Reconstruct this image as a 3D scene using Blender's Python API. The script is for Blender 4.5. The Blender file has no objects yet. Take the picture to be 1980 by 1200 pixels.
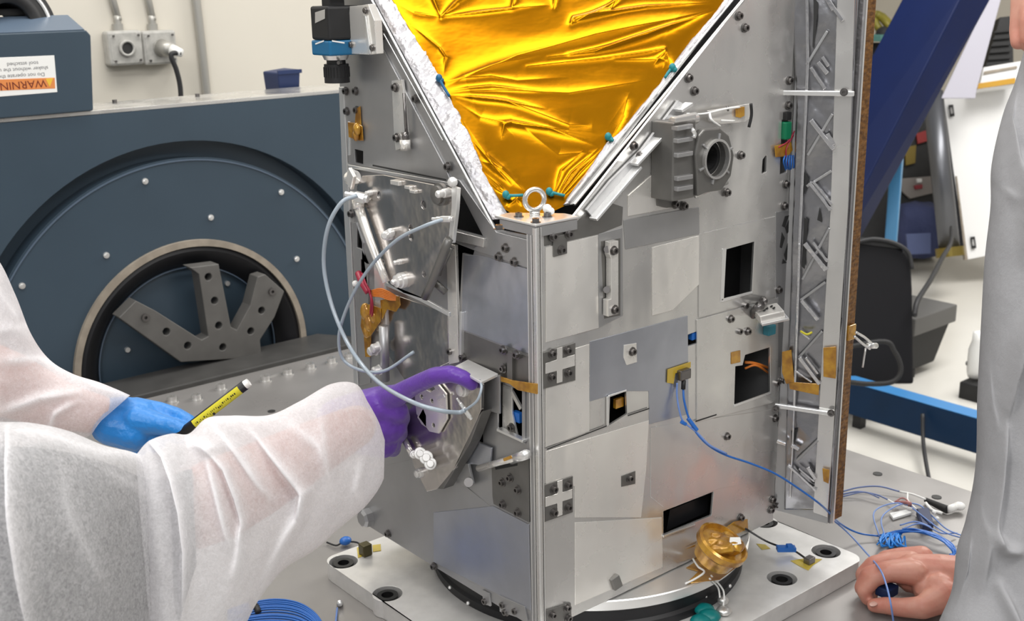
import bpy, bmesh, math, random
import numpy as np
from mathutils import Vector, Matrix, noise as mnoise
random.seed(4)
SC = bpy.context.scene
COL = SC.collection
# ------------------------------------------------------------------ camera
# world axes: x runs along the satellite's right face, y along its left face, z up;
# origin = foot of the satellite's front corner on the table top (metres)
FPX = 2235.07
def _rig():
    pitch, roll, yaw = 0.279096, -0.0184158, 0.878888
    cp, sp = math.cos(pitch), math.sin(pitch)
    F = np.array([0, cp, -sp]); R = np.array([1.0, 0, 0]); U = np.cross(R, F)
    R2 = R*math.cos(roll)+U*math.sin(roll); U2 = -R*math.sin(roll)+U*math.cos(roll)
    M = np.array([[math.sin(yaw), math.cos(yaw), 0], [-math.cos(yaw), math.sin(yaw), 0], [0, 0, 1.0]])
    return M@F, M@R2, M@U2
CF, CR, CU = _rig()
CC = np.array([-0.9173, -1.0577, 0.9449])
cam_d = bpy.data.cameras.new('camera'); cam = bpy.data.objects.new('camera', cam_d); COL.objects.link(cam)
cam.matrix_world = Matrix(((CR[0], CU[0], -CF[0], CC[0]), (CR[1], CU[1], -CF[1], CC[1]), (CR[2], CU[2], -CF[2], CC[2]), (0, 0, 0, 1)))
cam_d.sensor_fit = 'HORIZONTAL'; cam_d.sensor_width = 36; cam_d.lens = FPX/1980*36
cam_d.clip_start = 0.05; cam_d.clip_end = 60
cam_d.dof.use_dof = True; cam_d.dof.focus_distance = 1.55; cam_d.dof.aperture_fstop = 11
SC.camera = cam
SC.view_settings.view_transform = 'Standard'; SC.view_settings.look = 'None'
SC.view_settings.exposure = 0.0; SC.view_settings.gamma = 1.0
# ------------------------------------------------------------------ world: the rest of the laboratory as a soft grey surround
W = bpy.data.worlds.new('world'); SC.world = W; W.use_nodes = True
wn = W.node_tree.nodes; wl = W.node_tree.links
bg = wn['Background']
tc = wn.new('ShaderNodeTexCoord'); nz = wn.new('ShaderNodeTexNoise'); cr = wn.new('ShaderNodeValToRGB')
nz.inputs['Scale'].default_value = 3.0; nz.inputs['Detail'].default_value = 3.0
cr.color_ramp.elements[0].position = .36; cr.color_ramp.elements[0].color = (.16, .165, .18, 1)
cr.color_ramp.elements[1].position = .62; cr.color_ramp.elements[1].color = (.86, .83, .78, 1)
wl.new(tc.outputs['Generated'], nz.inputs['Vector']); wl.new(nz.outputs['Fac'], cr.inputs['Fac']); wl.new(cr.outputs['Color'], bg.inputs['Color'])
bg.inputs['Strength'].default_value = 0.78
def area_light(name, loc, target, sx, sy, power, color=(1, 1, 1)):
    d = bpy.data.lights.new(name, 'AREA'); d.shape = 'RECTANGLE'; d.size = sx; d.size_y = sy; d.energy = power; d.color = color
    o = bpy.data.objects.new(name, d); COL.objects.link(o); o.location = loc
    o.rotation_euler = (Vector(target)-Vector(loc)).to_track_quat('-Z', 'Y').to_euler()
    return o
area_light('ceiling_lamp', (-0.6, 0.1, 2.55), (-0.6, 0.1, 0), 2.6, 0.5, 34, (1, .98, .95))
area_light('ceiling_lamp', (0.8, -1.6, 2.55), (0.8, -1.6, 0), 2.6, 0.5, 44, (1, .98, .95))
area_light('ceiling_lamp', (4.2, 0.8, 2.55), (4.2, 0.8, 0), 3.0, 1.2, 150, (1, .98, .94))
area_light('ceiling_lamp', (-2.2, -1.8, 2.4), (0, 0, .4), 1.6, 1.0, 36, (.97, .98, 1))
area_light('ceiling_lamp', (0.2, 1.5, 2.55), (0.4, 1.9, 0), 2.4, 0.5, 40, (1, .98, .94))
# ------------------------------------------------------------------ geometry helpers
def rd(x, y): return CF+CR*((x-990)/FPX)-CU*((y-600)/FPX)
def P(x, y, depth): return CC+rd(x, y)*depth
def proj(p):
    v = np.asarray(p, float)-CC; z = v@CF
    return 990+FPX*(v@CR)/z, 600-FPX*(v@CU)/z
class Plane:
    def __init__(s, O, U, V):
        s.O = np.array(O, float); s.U = np.array(U, float)/np.linalg.norm(U); s.V = np.array(V, float)/np.linalg.norm(V)
        s.N = np.cross(s.U, s.V); s.N /= np.linalg.norm(s.N)
    def at(s, px, py, off=0.0):
        d = rd(px, py); t = ((s.O+s.N*off-CC)@s.N)/(d@s.N); return CC+d*t
    def uv(s, px, py, off=0.0):
        p = s.at(px, py, off)-s.O; return (p@s.U, p@s.V)
    def pt(s, u, v, off=0.0): return s.O+s.U*u+s.V*v+s.N*off
PL = Plane((0, 0, 0), (0, -1, 0), (0, 0, 1))        # satellite left face, outward -x
PR = Plane((0, 0, 0), (1, 0, 0), (0, 0, 1))         # satellite right face, outward -y
PT = Plane((0.506, 0, 0), (0.47, -0.88, 0), (0, 0, 1))  # truss face beside the right face
PM = Plane((0, 1.65, 0), (1, 0, 0), (0, 0, 1))      # shaker front
TB = Plane((0, 0, 0), (1, 0, 0), (0, 1, 0))         # table top
FX = Plane((0, 0, 0.03), (1, 0, 0), (0, 1, 0))      # fixture plate top
def PX(x): return Plane((x, 0, 0), (0, -1, 0), (0, 0, 1))
def PY(y): return Plane((0, y, 0), (1, 0, 0), (0, 0, 1))
_a, _b, _c = PL.at(719, 0), PL.at(957, 443), PR.at(1438, 0)
_u = _c-_a; _u = _u/np.linalg.norm(_u); _n = np.cross(_b-_a, _c-_a); _n /= np.linalg.norm(_n)
PC = Plane(_b, _u, np.cross(_n, _u))                # chamfer plane carrying the gold foil
if PC.N[2] < 0: PC = Plane(_b, _u, -np.cross(_n, _u))

def prop(o, label=None, cat=None, group=None, kind=None):
    if label: o['label'] = label
    if cat: o['category'] = cat
    if group: o['group'] = group
    if kind: o['kind'] = kind
    return o
def thing(name, loc, label, cat, group=None):
    o = bpy.data.objects.new(name, None); COL.objects.link(o); o.location = Vector(loc); o.empty_display_size = .02
    return prop(o, label, cat, group)
def world_off(parent):
    v = Vector((0, 0, 0)); p = parent
    while p: v += p.location; p = p.parent
    return v
def link(name, me, mat, parent=None, smooth=False):
    o = bpy.data.objects.new(name, me); COL.objects.link(o)
    if mat is not None and not me.materials: me.materials.append(mat)
    if smooth:
        for p in me.polygons: p.use_smooth = True
    if parent: o.parent = parent; o.location = -world_off(parent)
    return o
def bevel(o, w=.0008, seg=2, ang=35):
    m = o.modifiers.new('bevel', 'BEVEL'); m.width = w; m.segments = seg; m.limit_method = 'ANGLE'; m.angle_limit = math.radians(ang)
    return o
class MB:
    """collects shapes and links them as one mesh"""
    def __init__(s): s.bm = bmesh.new()
    def hexa(s, c8):
        v = [s.bm.verts.new(Vector(p)) for p in c8]
        for f in ((0, 3, 2, 1), (4, 5, 6, 7), (0, 1, 5, 4), (1, 2, 6, 5), (2, 3, 7, 6), (3, 0, 4, 7)): s.bm.faces.new([v[i] for i in f])
        return s
    def box(s, lo, hi):
        x0, y0, z0 = lo; x1, y1, z1 = hi
        s.hexa([(x0, y0, z0), (x1, y0, z0), (x1, y1, z0), (x0, y1, z0), (x0, y0, z1), (x1, y0, z1), (x1, y1, z1), (x0, y1, z1)]); return s
    def obox(s, c, ax, ay, az):
        c, ax, ay, az = [np.array(q, float) for q in (c, ax, ay, az)]
        s.hexa([c-ax-ay-az, c+ax-ay-az, c+ax+ay-az, c-ax+ay-az, c-ax-ay+az, c+ax-ay+az, c+ax+ay+az, c-ax+ay+az]); return s
    def bar(s, a, b, w, h, up=(0, 0, 1)):
        a, b, up = [np.array(q, float) for q in (a, b, up)]
        d = b-a; L = np.linalg.norm(d); d /= L; r = np.cross(d, up); r /= np.linalg.norm(r); u = np.cross(r, d)
        return s.obox((a+b)/2, d*L/2, r*w/2, u*h/2)
    def prism(s, pts, holes=(), n=(0, 0, 1), th=.01):
        """polygon (3d, planar) with holes; the given outline is the front, the back lies th behind along -n"""
        n = Vector(n); bm = bmesh.new(); loops = []
        for L in [pts]+list(holes):
            vs = [bm.verts.new(Vector(p)) for p in L]; loops.append(vs)
            for i in range(len(vs)): bm.edges.new((vs[i], vs[(i+1) % len(vs)]))
        if holes:
            bmesh.ops.triangle_fill(bm, edges=bm.edges[:], use_beauty=True, use_dissolve=False)
        else: bm.faces.new(loops[0])
        bm.verts.index_update(); fr = [v.co.copy() for v in bm.verts]; fcs = [[v.index for v in f.verts] for f in bm.faces]
        lp = [[v.index for v in L] for L in loops]; bm.free()
        A = [s.bm.verts.new(c) for c in fr]; B = [s.bm.verts.new(c-n*th) for c in fr]; new = []
        for f in fcs:
            new.append(s.bm.faces.new([A[i] for i in f])); new.append(s.bm.faces.new([B[i] for i in reversed(f)]))
        for L in lp:
            for i in range(len(L)):
                a, b = L[i], L[(i+1) % len(L)]; new.append(s.bm.faces.new([A[a], A[b], B[b], B[a]]))
        bmesh.ops.recalc_face_normals(s.bm, faces=new)
        return s
    def cyl(s, a, b, r, r2=None, seg=24, cap=True):
        a, b = Vector(a), Vector(b); r2 = r if r2 is None else r2
        q = (b-a).to_track_quat('Z', 'Y'); ra, rb = [], []
        for i in range(seg):
            t = 2*math.pi*i/seg; e = Vector((math.cos(t), math.sin(t), 0))
            ra.append(s.bm.verts.new(a+q@(e*r))); rb.append(s.bm.verts.new(b+q@(e*r2)))
        for i in range(seg): s.bm.faces.new([ra[i], ra[(i+1) % seg], rb[(i+1) % seg], rb[i]])
        if cap: s.bm.faces.new(list(reversed(ra))); s.bm.faces.new(rb)
        return s
    def lathe(s, o, axis, prof, seg=40, a0=0, a1=2*math.pi, close=True):
        """prof: list of (r, h) closed loop or open; around axis through o"""
        o = Vector(o); q = Vector(axis).to_track_quat('Z', 'Y'); full = abs(a1-a0) > 6.28; n = seg if full else seg+1; R = []
        for i in range(n):
            t = a0+(a1-a0)*i/seg; R.append([s.bm.verts.new(o+q@Vector((r*math.cos(t), r*math.sin(t), h))) for r, h in prof])
        m = len(prof); new = []
        for i in range(seg):
            A, B = R[i], R[(i+1) % n]
            for j in range(m if close else m-1): new.append(s.bm.faces.new([A[j], B[j], B[(j+1) % m], A[(j+1) % m]]))
        if not full and close: new += [s.bm.faces.new(R[0]), s.bm.faces.new(list(reversed(R[-1])))]
        bmesh.ops.recalc_face_normals(s.bm, faces=new)
        return s
    def tube(s, pts, r, seg=10, sub=6):
        pts = smooth_path(pts, sub) if sub > 1 else [Vector(p) for p in pts]
        n = len(pts); rr = r if callable(r) else (lambda t: r); prev = None; rings = []
        up = Vector((0.13, 0.21, 0.97))
        for i, p in enumerate(pts):
            d = (pts[min(i+1, n-1)]-pts[max(i-1, 0)]); d = d.normalized() if d.length > 0 else Vector((0, 0, 1))
            x = (up-d*up.dot(d)) if prev is None else (prev-d*prev.dot(d))
            if x.length < 1e-4: x = Vector((1, 0, 0)).cross(d)
            x.normalize(); prev = x; y = d.cross(x); R = rr(i/(n-1))
            rings.append([s.bm.verts.new(p+(x*math.cos(2*math.pi*k/seg)+y*math.sin(2*math.pi*k/seg))*R) for k in range(seg)])
        for i in range(n-1):
            for k in range(seg): s.bm.faces.new([rings[i][k], rings[i][(k+1) % seg], rings[i+1][(k+1) % seg], rings[i+1][k]])
        s.bm.faces.new(list(reversed(rings[0]))); s.bm.faces.new(rings[-1])
        return s
    def ball(s, c, r, sc=(1, 1, 1), sub=2):
        m = Matrix.Translation(Vector(c)) @ Matrix.Diagonal((r*sc[0], r*sc[1], r*sc[2], 1))
        bmesh.ops.create_icosphere(s.bm, subdivisions=sub, radius=1, matrix=m); return s
    def mesh(s, name):
        me = bpy.data.meshes.new(name); s.bm.to_mesh(me); s.bm.free(); return me
    def build(s, name, mat, parent=None, smooth=False, bev=0):
        o = link(name, s.mesh(name), mat, parent, smooth)
        if bev: bevel(o, bev)
        if smooth == 'auto':
            for p in o.data.polygons: p.use_smooth = True
            try: o.data.set_sharp_from_angle(angle=math.radians(35))
            except Exception: pass
        return o
def smooth_path(pts, sub=6):
    P_ = [Vector(p) for p in pts]; out = []
    for i in range(len(P_)-1):
        p0 = P_[i-1] if i else P_[0]*2-P_[1]; p1, p2 = P_[i], P_[i+1]; p3 = P_[i+2] if i+2 < len(P_) else P_[-1]*2-P_[-2]
        for k in range(sub):
            t = k/sub; out.append(0.5*((2*p1)+(p2-p0)*t+(2*p0-5*p1+4*p2-p3)*t*t+(3*p1-p0-3*p2+p3)*t**3))
    out.append(P_[-1]); return out
def pxpoly(pl, pts, off=0.0): return [q if len(q) == 3 else pl.at(q[0], q[1], off) for q in pts]
def plate(name, pl, pts, mat, parent, th=.002, off=None, holes=(), bev=.0004):
    """flat plate whose front face lies off outside the plane and whose outline is given by sight lines"""
    off = th if off is None else off
    o = MB().prism(pxpoly(pl, pts, off), [pxpoly(pl, h, off) for h in holes], pl.N, th).build(name, mat, parent)
    if bev: bevel(o, bev, 1)
    return o
def pxcirc(pl, px, py, r, n=16, off=0.0):
    u, v = pl.uv(px, py, off); return [pl.pt(u+r*math.cos(2*math.pi*i/n), v+r*math.sin(2*math.pi*i/n), off) for i in range(n)]
def text(name, s, pl, px, py, size, mat, parent, rot=0, off=.001, align='CENTER', sx=1):
    cu = bpy.data.curves.new(name, 'FONT'); cu.body = s; cu.size = size; cu.align_x = align; cu.align_y = 'CENTER'; cu.extrude = .0001
    t = bpy.data.objects.new('tmp_text', cu); COL.objects.link(t); bpy.context.view_layer.update()
    me = bpy.data.meshes.new_from_object(t.evaluated_get(bpy.context.evaluated_depsgraph_get())); bpy.data.objects.remove(t)
    c = pl.at(px, py, off); ca, sa = math.cos(rot), math.sin(rot)
    for v in me.vertices:
        x, y = v.co.x*sx, v.co.y; u = x*ca-y*sa; w = x*sa+y*ca
        v.co = Vector(c+pl.U*u+pl.V*w+pl.N*v.co.z)
    me.materials.clear(); me.name = name
    return link(name, me, mat, parent)
# ------------------------------------------------------------------ materials
def mat(name, color, rough=.5, metal=0.0, bump=None, cvar=None, rvar=None, spec=None, coat=0, emis=None, aniso=0, alpha=None, sheen=0, trans=None, sss=0):
    m = bpy.data.materials.new(name); m.use_nodes = True; nt = m.node_tree; b = nt.nodes['Principled BSDF']; L = nt.links
    b.inputs['Base Color'].default_value = (*color, 1); b.inputs['Roughness'].default_value = rough; b.inputs['Metallic'].default_value = metal
    if spec is not None: b.inputs['Specular IOR Level'].default_value = spec
    if coat: b.inputs['Coat Weight'].default_value = coat; b.inputs['Coat Roughness'].default_value = .1
    if aniso: b.inputs['Anisotropic'].default_value = aniso
    if sheen: b.inputs['Sheen Weight'].default_value = sheen
    if sss: b.inputs['Subsurface Weight'].default_value = sss; b.inputs['Subsurface Radius'].default_value = (.008, .003, .0015); b.inputs['Subsurface Scale'].default_value = 1
    if trans: b.inputs['Transmission Weight'].default_value = trans
    if alpha is not None: b.inputs['Alpha'].default_value = alpha
    if emis: b.inputs['Emission Color'].default_value = (*color, 1); b.inputs['Emission Strength'].default_value = emis
    co = nt.nodes.new('ShaderNodeTexCoord')
    def nse(scale, detail=4, stretch=(1, 1, 1), dist=0):
        mp = nt.nodes.new('ShaderNodeMapping'); mp.inputs['Scale'].default_value = stretch; L.new(co.outputs['Object'], mp.inputs['Vector'])
        n = nt.nodes.new('ShaderNodeTexNoise'); n.inputs['Scale'].default_value = scale; n.inputs['Detail'].default_value = detail
        n.inputs['Distortion'].default_value = dist; L.new(mp.outputs['Vector'], n.inputs['Vector']); return n
    if cvar:      # (scale, amount, [color2])
        n = nse(cvar[0], 5, cvar[3] if len(cvar) > 3 else (1, 1, 1)); r = nt.nodes.new('ShaderNodeValToRGB')
        c2 = cvar[2] if len(cvar) > 2 and cvar[2] else tuple(c*(1-cvar[1]) for c in color)
        r.color_ramp.elements[0].position = .35; r.color_ramp.elements[1].position = .68
        r.color_ramp.elements[0].color = (*c2, 1); r.color_ramp.elements[1].color = (*color, 1)
        L.new(n.outputs['Fac'], r.inputs['Fac']); L.new(r.outputs['Color'], b.inputs['Base Color'])
    if rvar:      # (scale, lo, hi)
        n = nse(rvar[0], 4, rvar[3] if len(rvar) > 3 else (1, 1, 1)); mr = nt.nodes.new('ShaderNodeMapRange')
        mr.inputs['From Min'].default_value = .3; mr.inputs['From Max'].default_value = .7; mr.inputs['To Min'].default_value = rvar[1]; mr.inputs['To Max'].default_value = rvar[2]
        L.new(n.outputs['Fac'], mr.inputs['Value']); L.new(mr.outputs['Result'], b.inputs['Roughness'])
    if bump:      # list of (scale, strength, distance, stretch)
        prev = None
        for bb in bump:
            n = nse(bb[0], 3, bb[3] if len(bb) > 3 else (1, 1, 1)); bp = nt.nodes.new('ShaderNodeBump')
            bp.inputs['Strength'].default_value = bb[1]; bp.inputs['Distance'].default_value = bb[2]
            L.new(n.outputs['Fac'], bp.inputs['Height'])
            if prev: L.new(prev.outputs['Normal'], bp.inputs['Normal'])
            prev = bp
        L.new(prev.outputs['Normal'], b.inputs['Normal'])
    return m
ALU = dict(
 satin=mat('satin_aluminium', (.76, .75, .73), .36, .76, bump=[(5, .55, .016, (1, 1, .5)), (600, .1, .0002)], rvar=(9, .15, .38), cvar=(6, .14, None, (1, 1, .4))),
 light=mat('light_aluminium_tape', (.95, .925, .88), .34, .62, bump=[(7, .6, .009, (1, 1, .5)), (60, .08, .001)], rvar=(14, .16, .36), cvar=(9, .12, None, (1, 1, .35))),  # warm pale tone also paints creamy reflections on the right face
 grey=mat('grey_aluminium', (.46, .46, .465), .42, .8, bump=[(8, .2, .01)], cvar=(12, .1)),
 dark=mat('dark_anodised_aluminium', (.22, .215, .205), .45, .75, cvar=(30, .15)),
 blue=mat('bluish_aluminium_tape', (.50, .52, .575), .3, .8, bump=[(12, .3, .006)], cvar=(10, .15)),  # bluish tone also paints a reflection on the right face
 bright=mat('bright_machined_aluminium', (.84, .83, .81), .32, .45, cvar=(40, .1)),
 mirror=mat('polished_aluminium', (.66, .625, .60), .2, .95, bump=[(18, .3, .004)], cvar=(30, .12)),
 foil=mat('crinkled_silver_foil', (.46, .45, .465), .42, .9, bump=[(50, .6, .006), (220, .3, .002)]),
 sheet=mat('soft_silver_sheet', (.36, .36, .375), .26, .95, bump=[(14, .5, .010), (40, .25, .003)]),
 chrome=mat('bright_truss_metal', (.78, .78, .80), .16, 1, bump=[(30, .5, .004)]),
 edge=mat('bare_edge_aluminium', (.86, .86, .85), .3, .8))
M = dict(
 gold=mat('gold_kapton_foil', (.47, .200, .004), .27, 1, bump=[(16, .12, .006, (1, 1, 2.2))], cvar=(7, .2, (.41, .16, .003))),
 kapton=mat('amber_kapton_tape', (.62, .33, .03), .22, .35, coat=.6, bump=[(80, .5, .002)], cvar=(60, .4, (.34, .15, .02))),
 wire_o=mat('orange_wire', (.75, .22, .03), .35),
 screw=mat('steel_screw', (.20, .19, .185), .3, .9),
 screwd=mat('dark_socket', (.02, .02, .02), .6),
 black=mat('matt_black', (.012, .012, .013), .55, cvar=(30, .3)),
 blackg=mat('soft_black', (.012, .012, .014), .42, spec=.35),
 rubber=mat('black_rubber', (.02, .02, .022), .6, bump=[(200, .2, .001)]),
 teal=mat('teal_tie_cord', (.01, .22, .24), .45),
 blued=mat('shaker_blue_paint', (.044, .070, .098), .38, cvar=(3, .12), bump=[(900, .08, .0002)], spec=.5),
 bluel=mat('shaker_lit_edge_blue', (.09, .125, .175), .35),  # lighter copy of the shaker blue, painting light on rim and lid
 greym=mat('grey_magnesium', (.155, .150, .142), .5, .35, cvar=(20, .15)),
 darkm=mat('dark_magnesium', (.085, .083, .08), .45, .3, cvar=(18, .2)),
 tan=mat('tan_gasket_ring', (.36, .31, .25), .6, cvar=(30, .25)),
 table=mat('slip_table_top', (.36, .345, .335), .34, .4, rvar=(6, .25, .45), cvar=(5, .16), bump=[(300, .05, .0004)]),
 wallp=mat('cream_wall_paint', (.68, .64, .56), .75, cvar=(1.2, .06)),
 floorp=mat('pale_floor', (.70, .68, .63), .3, cvar=(2, .08)),
 ceil=mat('white_ceiling', (.75, .75, .73), .8),
 conduit=mat('grey_conduit', (.42, .41, .38), .4, .5),
 outlet=mat('grey_outlet_box', (.48, .47, .44), .5, cvar=(60, .2)),
 white=mat('white_plastic', (.85, .85, .83), .4),
 whiteb=mat('white_board_paint', (.86, .86, .86), .45),
 orange=mat('orange_warning_band', (.72, .25, .07), .5),
 redtx=mat('dark_red_print', (.16, .02, .01), .5),
 greytx=mat('grey_print', (.16, .16, .17), .6),
 bluebox=mat('navy_box', (.008, .022, .085), .5),
 navy=mat('navy_crane_paint', (.001, .009, .062), .5, cvar=(4, .15), spec=.22),
 cobalt=mat('cobalt_beam_paint', (.001, .022, .068), .5, cvar=(4, .15), spec=.22),
 sky=mat('light_blue_post', (.05, .22, .42), .4),
 bagb=mat('dark_blue_bag', (.03, .04, .11), .8, bump=[(30, .6, .01)]),
 carb=mat('carbon_black_case', (.010, .010, .012), .6, spec=.2),
 crate=mat('dark_grey_crate', (.030, .030, .031), .6, spec=.25),
 tube=mat('clear_grey_tube', (.34, .40, .46), .22, .0, coat=.5),
 cable=mat('blue_cable', (.02, .14, .50), .38),
 cablel=mat('light_blue_cable', (.16, .27, .60), .4),
 red=mat('red_cover', (.35, .02, .05), .35),
 teal2=mat('dark_teal_plastic', (.0, .16, .16), .4),
 green=mat('green_connector', (.0, .16, .07), .4),
 panel=mat('copper_brown_panel_edge', (.30, .14, .035), .35, .4, cvar=(90, .6, (.10, .04, .01), (1, 1, 2.5)), bump=[(160, .8, .002)]),
 panelb=mat('solar_panel_back', (.03, .03, .035), .4),
 yellow=mat('yellow_pen_label', (.62, .56, .03), .35),
 glovep=mat('purple_nitrile', (.12, .035, .36), .38, bump=[(100, .4, .0025), (30, .5, .006)], sheen=.2),
 gloveb=mat('blue_nitrile', (.008, .19, .56), .38, bump=[(90, .5, .003), (28, .7, .008)], sheen=.2),
 skin=mat('skin', (.56, .285, .215), .5, bump=[(160, .25, .0012), (420, .1, .0005)], cvar=(26, .2, (.48, .18, .13)), sss=.15),
 shirt=mat('dark_grey_shirt', (.10, .105, .11), .9),
)
def gown_mat(name, alpha, col=(.90, .89, .91), gr=.09):
    m = bpy.data.materials.new(name); m.use_nodes = True; nt = m.node_tree; L = nt.links; nt.nodes.clear()
    out = nt.nodes.new('ShaderNodeOutputMaterial'); co = nt.nodes.new('ShaderNodeTexCoord')
    df = nt.nodes.new('ShaderNodeBsdfDiffuse'); tl = nt.nodes.new('ShaderNodeBsdfTranslucent'); tr = nt.nodes.new('ShaderNodeBsdfTransparent')
    n = nt.nodes.new('ShaderNodeTexNoise'); n.inputs['Scale'].default_value = 240; n.inputs['Detail'].default_value = 4; n.inputs['Distortion'].default_value = 1.2
    n2 = nt.nodes.new('ShaderNodeTexNoise'); n2.inputs['Scale'].default_value = 18; n2.inputs['Detail'].default_value = 3
    L.new(co.outputs['Object'], n.inputs['Vector']); L.new(co.outputs['Object'], n2.inputs['Vector'])
    for d in (df, tl): d.inputs['Color'].default_value = (*col, 1)
    bp = nt.nodes.new('ShaderNodeBump'); bp.inputs['Strength'].default_value = .25; bp.inputs['Distance'].default_value = .002
    bp2 = nt.nodes.new('ShaderNodeBump'); bp2.inputs['Strength'].default_value = .35; bp2.inputs['Distance'].default_value = .012
    L.new(n.outputs['Fac'], bp.inputs['Height']); L.new(n2.outputs['Fac'], bp2.inputs['Height']); L.new(bp2.outputs['Normal'], bp.inputs['Normal']); L.new(bp.outputs['Normal'], df.inputs['Normal'])
    m1 = nt.nodes.new('ShaderNodeMixShader'); m1.inputs[0].default_value = .22; L.new(df.outputs[0], m1.inputs[1]); L.new(tl.outputs[0], m1.inputs[2])
    mr = nt.nodes.new('ShaderNodeMapRange'); mr.inputs['From Min'].default_value = .3; mr.inputs['From Max'].default_value = .7
    mr.inputs['To Min'].default_value = max(0, alpha-gr); mr.inputs['To Max'].default_value = min(1, alpha+gr); L.new(n.outputs['Fac'], mr.inputs['Value'])
    at = nt.nodes.new('ShaderNodeAttribute'); at.attribute_name = 'ply'; ad = nt.nodes.new('ShaderNodeMath'); ad.operation = 'ADD'; ad.use_clamp = True; L.new(mr.outputs['Result'], ad.inputs[0]); L.new(at.outputs['Fac'], ad.inputs[1])
    m2 = nt.nodes.new('ShaderNodeMixShader'); L.new(ad.outputs[0], m2.inputs[0]); L.new(tr.outputs[0], m2.inputs[1]); L.new(m1.outputs[0], m2.inputs[2])
    L.new(m2.outputs[0], out.inputs['Surface']); return m
GOWN = gown_mat('white_nonwoven_gown', .60); GOWNB = gown_mat('thin_nonwoven_gown', .44, gr=.13); GOWNG = gown_mat('shaded_white_coat', .95, (.40, .40, .415), .04)  # coat grey carries the shade on it in its colour
# ------------------------------------------------------------------ room
def struct(name, pts8lo, hi, m):
    o = MB().box(pts8lo, hi).build(name, m); o['kind'] = 'structure'; return o
FZ = -0.9
struct('floor', (-4, -4, FZ-.1), (8.5, 6.0, FZ), M['floorp'])
struct('wall_back', (-4, 2.4, FZ), (1.6, 2.5, 2.8), M['wallp'])
struct('wall_side', (1.5, 2.5, FZ), (1.6, 5.9, 2.8), M['wallp'])
struct('wall_far', (1.6, 5.8, FZ), (8.5, 5.9, 2.8), M['wallp'])
struct('wall_right', (8.3, -4, FZ), (8.4, 5.8, 2.8), M['wallp'])
PW = PY(2.4)
def wpt(x, y, off=0): return PY(2.4-off).at(x, y)
# conduits and outlets on the wall
def conduit(pts, r, label, grp='conduits on the cream wall'):
    a = [wpt(x, y, r+.002) for x, y in pts]
    d = a[0]-a[1]; a = [a[0]+d/np.linalg.norm(d)*.7]+a
    t = thing('wall_conduit', a[-1], label, 'conduit', grp)
    MB().tube(a, r, 12, 1 if len(a) < 4 else 4).build('conduit_tube', M['conduit'], t, True)
    MB().cyl(a[-1], Vector(a[-1])+Vector((0, 0, .03)), r*1.5, seg=16).build('coupling', M['conduit'], t)
conduit([(217, -4), (226, 30), (229, 66)], .0105, 'thin grey conduit running down to the empty outlet box')
conduit([(286, -4), (293, 30), (296, 66)], .0105, 'thin grey conduit running down to the outlet box with the plug')
conduit([(379, -4), (390, 90), (403, 215)], .0135, 'wider grey conduit dropping behind the blue machine')
def outlet(px, py, w, h, label):
    c = wpt(px, py); t = thing('outlet_box', c, label, 'outlet', 'grey outlet boxes on the wall')
    b = MB(); b.box((c[0]-w/2, 2.352, c[2]-h/2), (c[0]+w/2, 2.4, c[2]+h/2)); b.build('box_body', M['outlet'], t, bev=.008)
    q = [(c[0]+a*w*.44, 2.351, c[2]+e*h*.44) for a, e in ((-1, -.7), (-.7, -1), (.7, -1), (1, -.7), (1, .7), (.7, 1), (-.7, 1), (-1, .7))]
    MB().prism(q, n=(0, -1, 0), th=.004).build('cover_plate', M['outlet'], t, bev=.001)
    MB().lathe((c[0], 2.351, c[2]), (0, -1, 0), [(.017, 0), (.024, 0), (.024, .010), (.017, .010)], 32).build('socket_ring', M['outlet'], t, True)
    MB().cyl((c[0], 2.349, c[2]), (c[0], 2.345, c[2]), .017, seg=32).build('socket_hole', M['screwd'], t)
    for a in (-1, 1):
        for e in (-1, 1): MB().cyl((c[0]+a*w*.36, 2.347, c[2]+e*h*.36), (c[0]+a*w*.36, 2.342, c[2]+e*h*.36), .0035, seg=10).build('screw', M['screw'], t)
    return c
outlet(232, 92, .105, .100, 'square grey outlet box with a bare round socket on the cream wall')
c2 = outlet(298, 91, .105, .100, 'square grey outlet box with a plug in it')
t = thing('power_plug', c2, 'grey plug with a black cord hanging from the right outlet box', 'plug')
MB().cyl((c2[0], 2.346, c2[2]), (c2[0]+.012, 2.30, c2[2]-.005), .026, .020, 24).build('plug_body', M['conduit'], t, True)
MB().cyl((c2[0]+.012, 2.302, c2[2]-.005), (c2[0]+.03, 2.275, c2[2]-.015), .017, .012, 20).build('strain_relief', M['white'], t, True)
PLG = PY(2.28)
MB().tube([Vector((c2[0]+.028, 2.278, c2[2]-.014)), PLG.at(331, 106), PLG.at(341, 135), PLG.at(348, 165), PLG.at(350, 200), PLG.at(350, 260)], .0075, 12).build('cord', M['rubber'], t, True)
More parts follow.
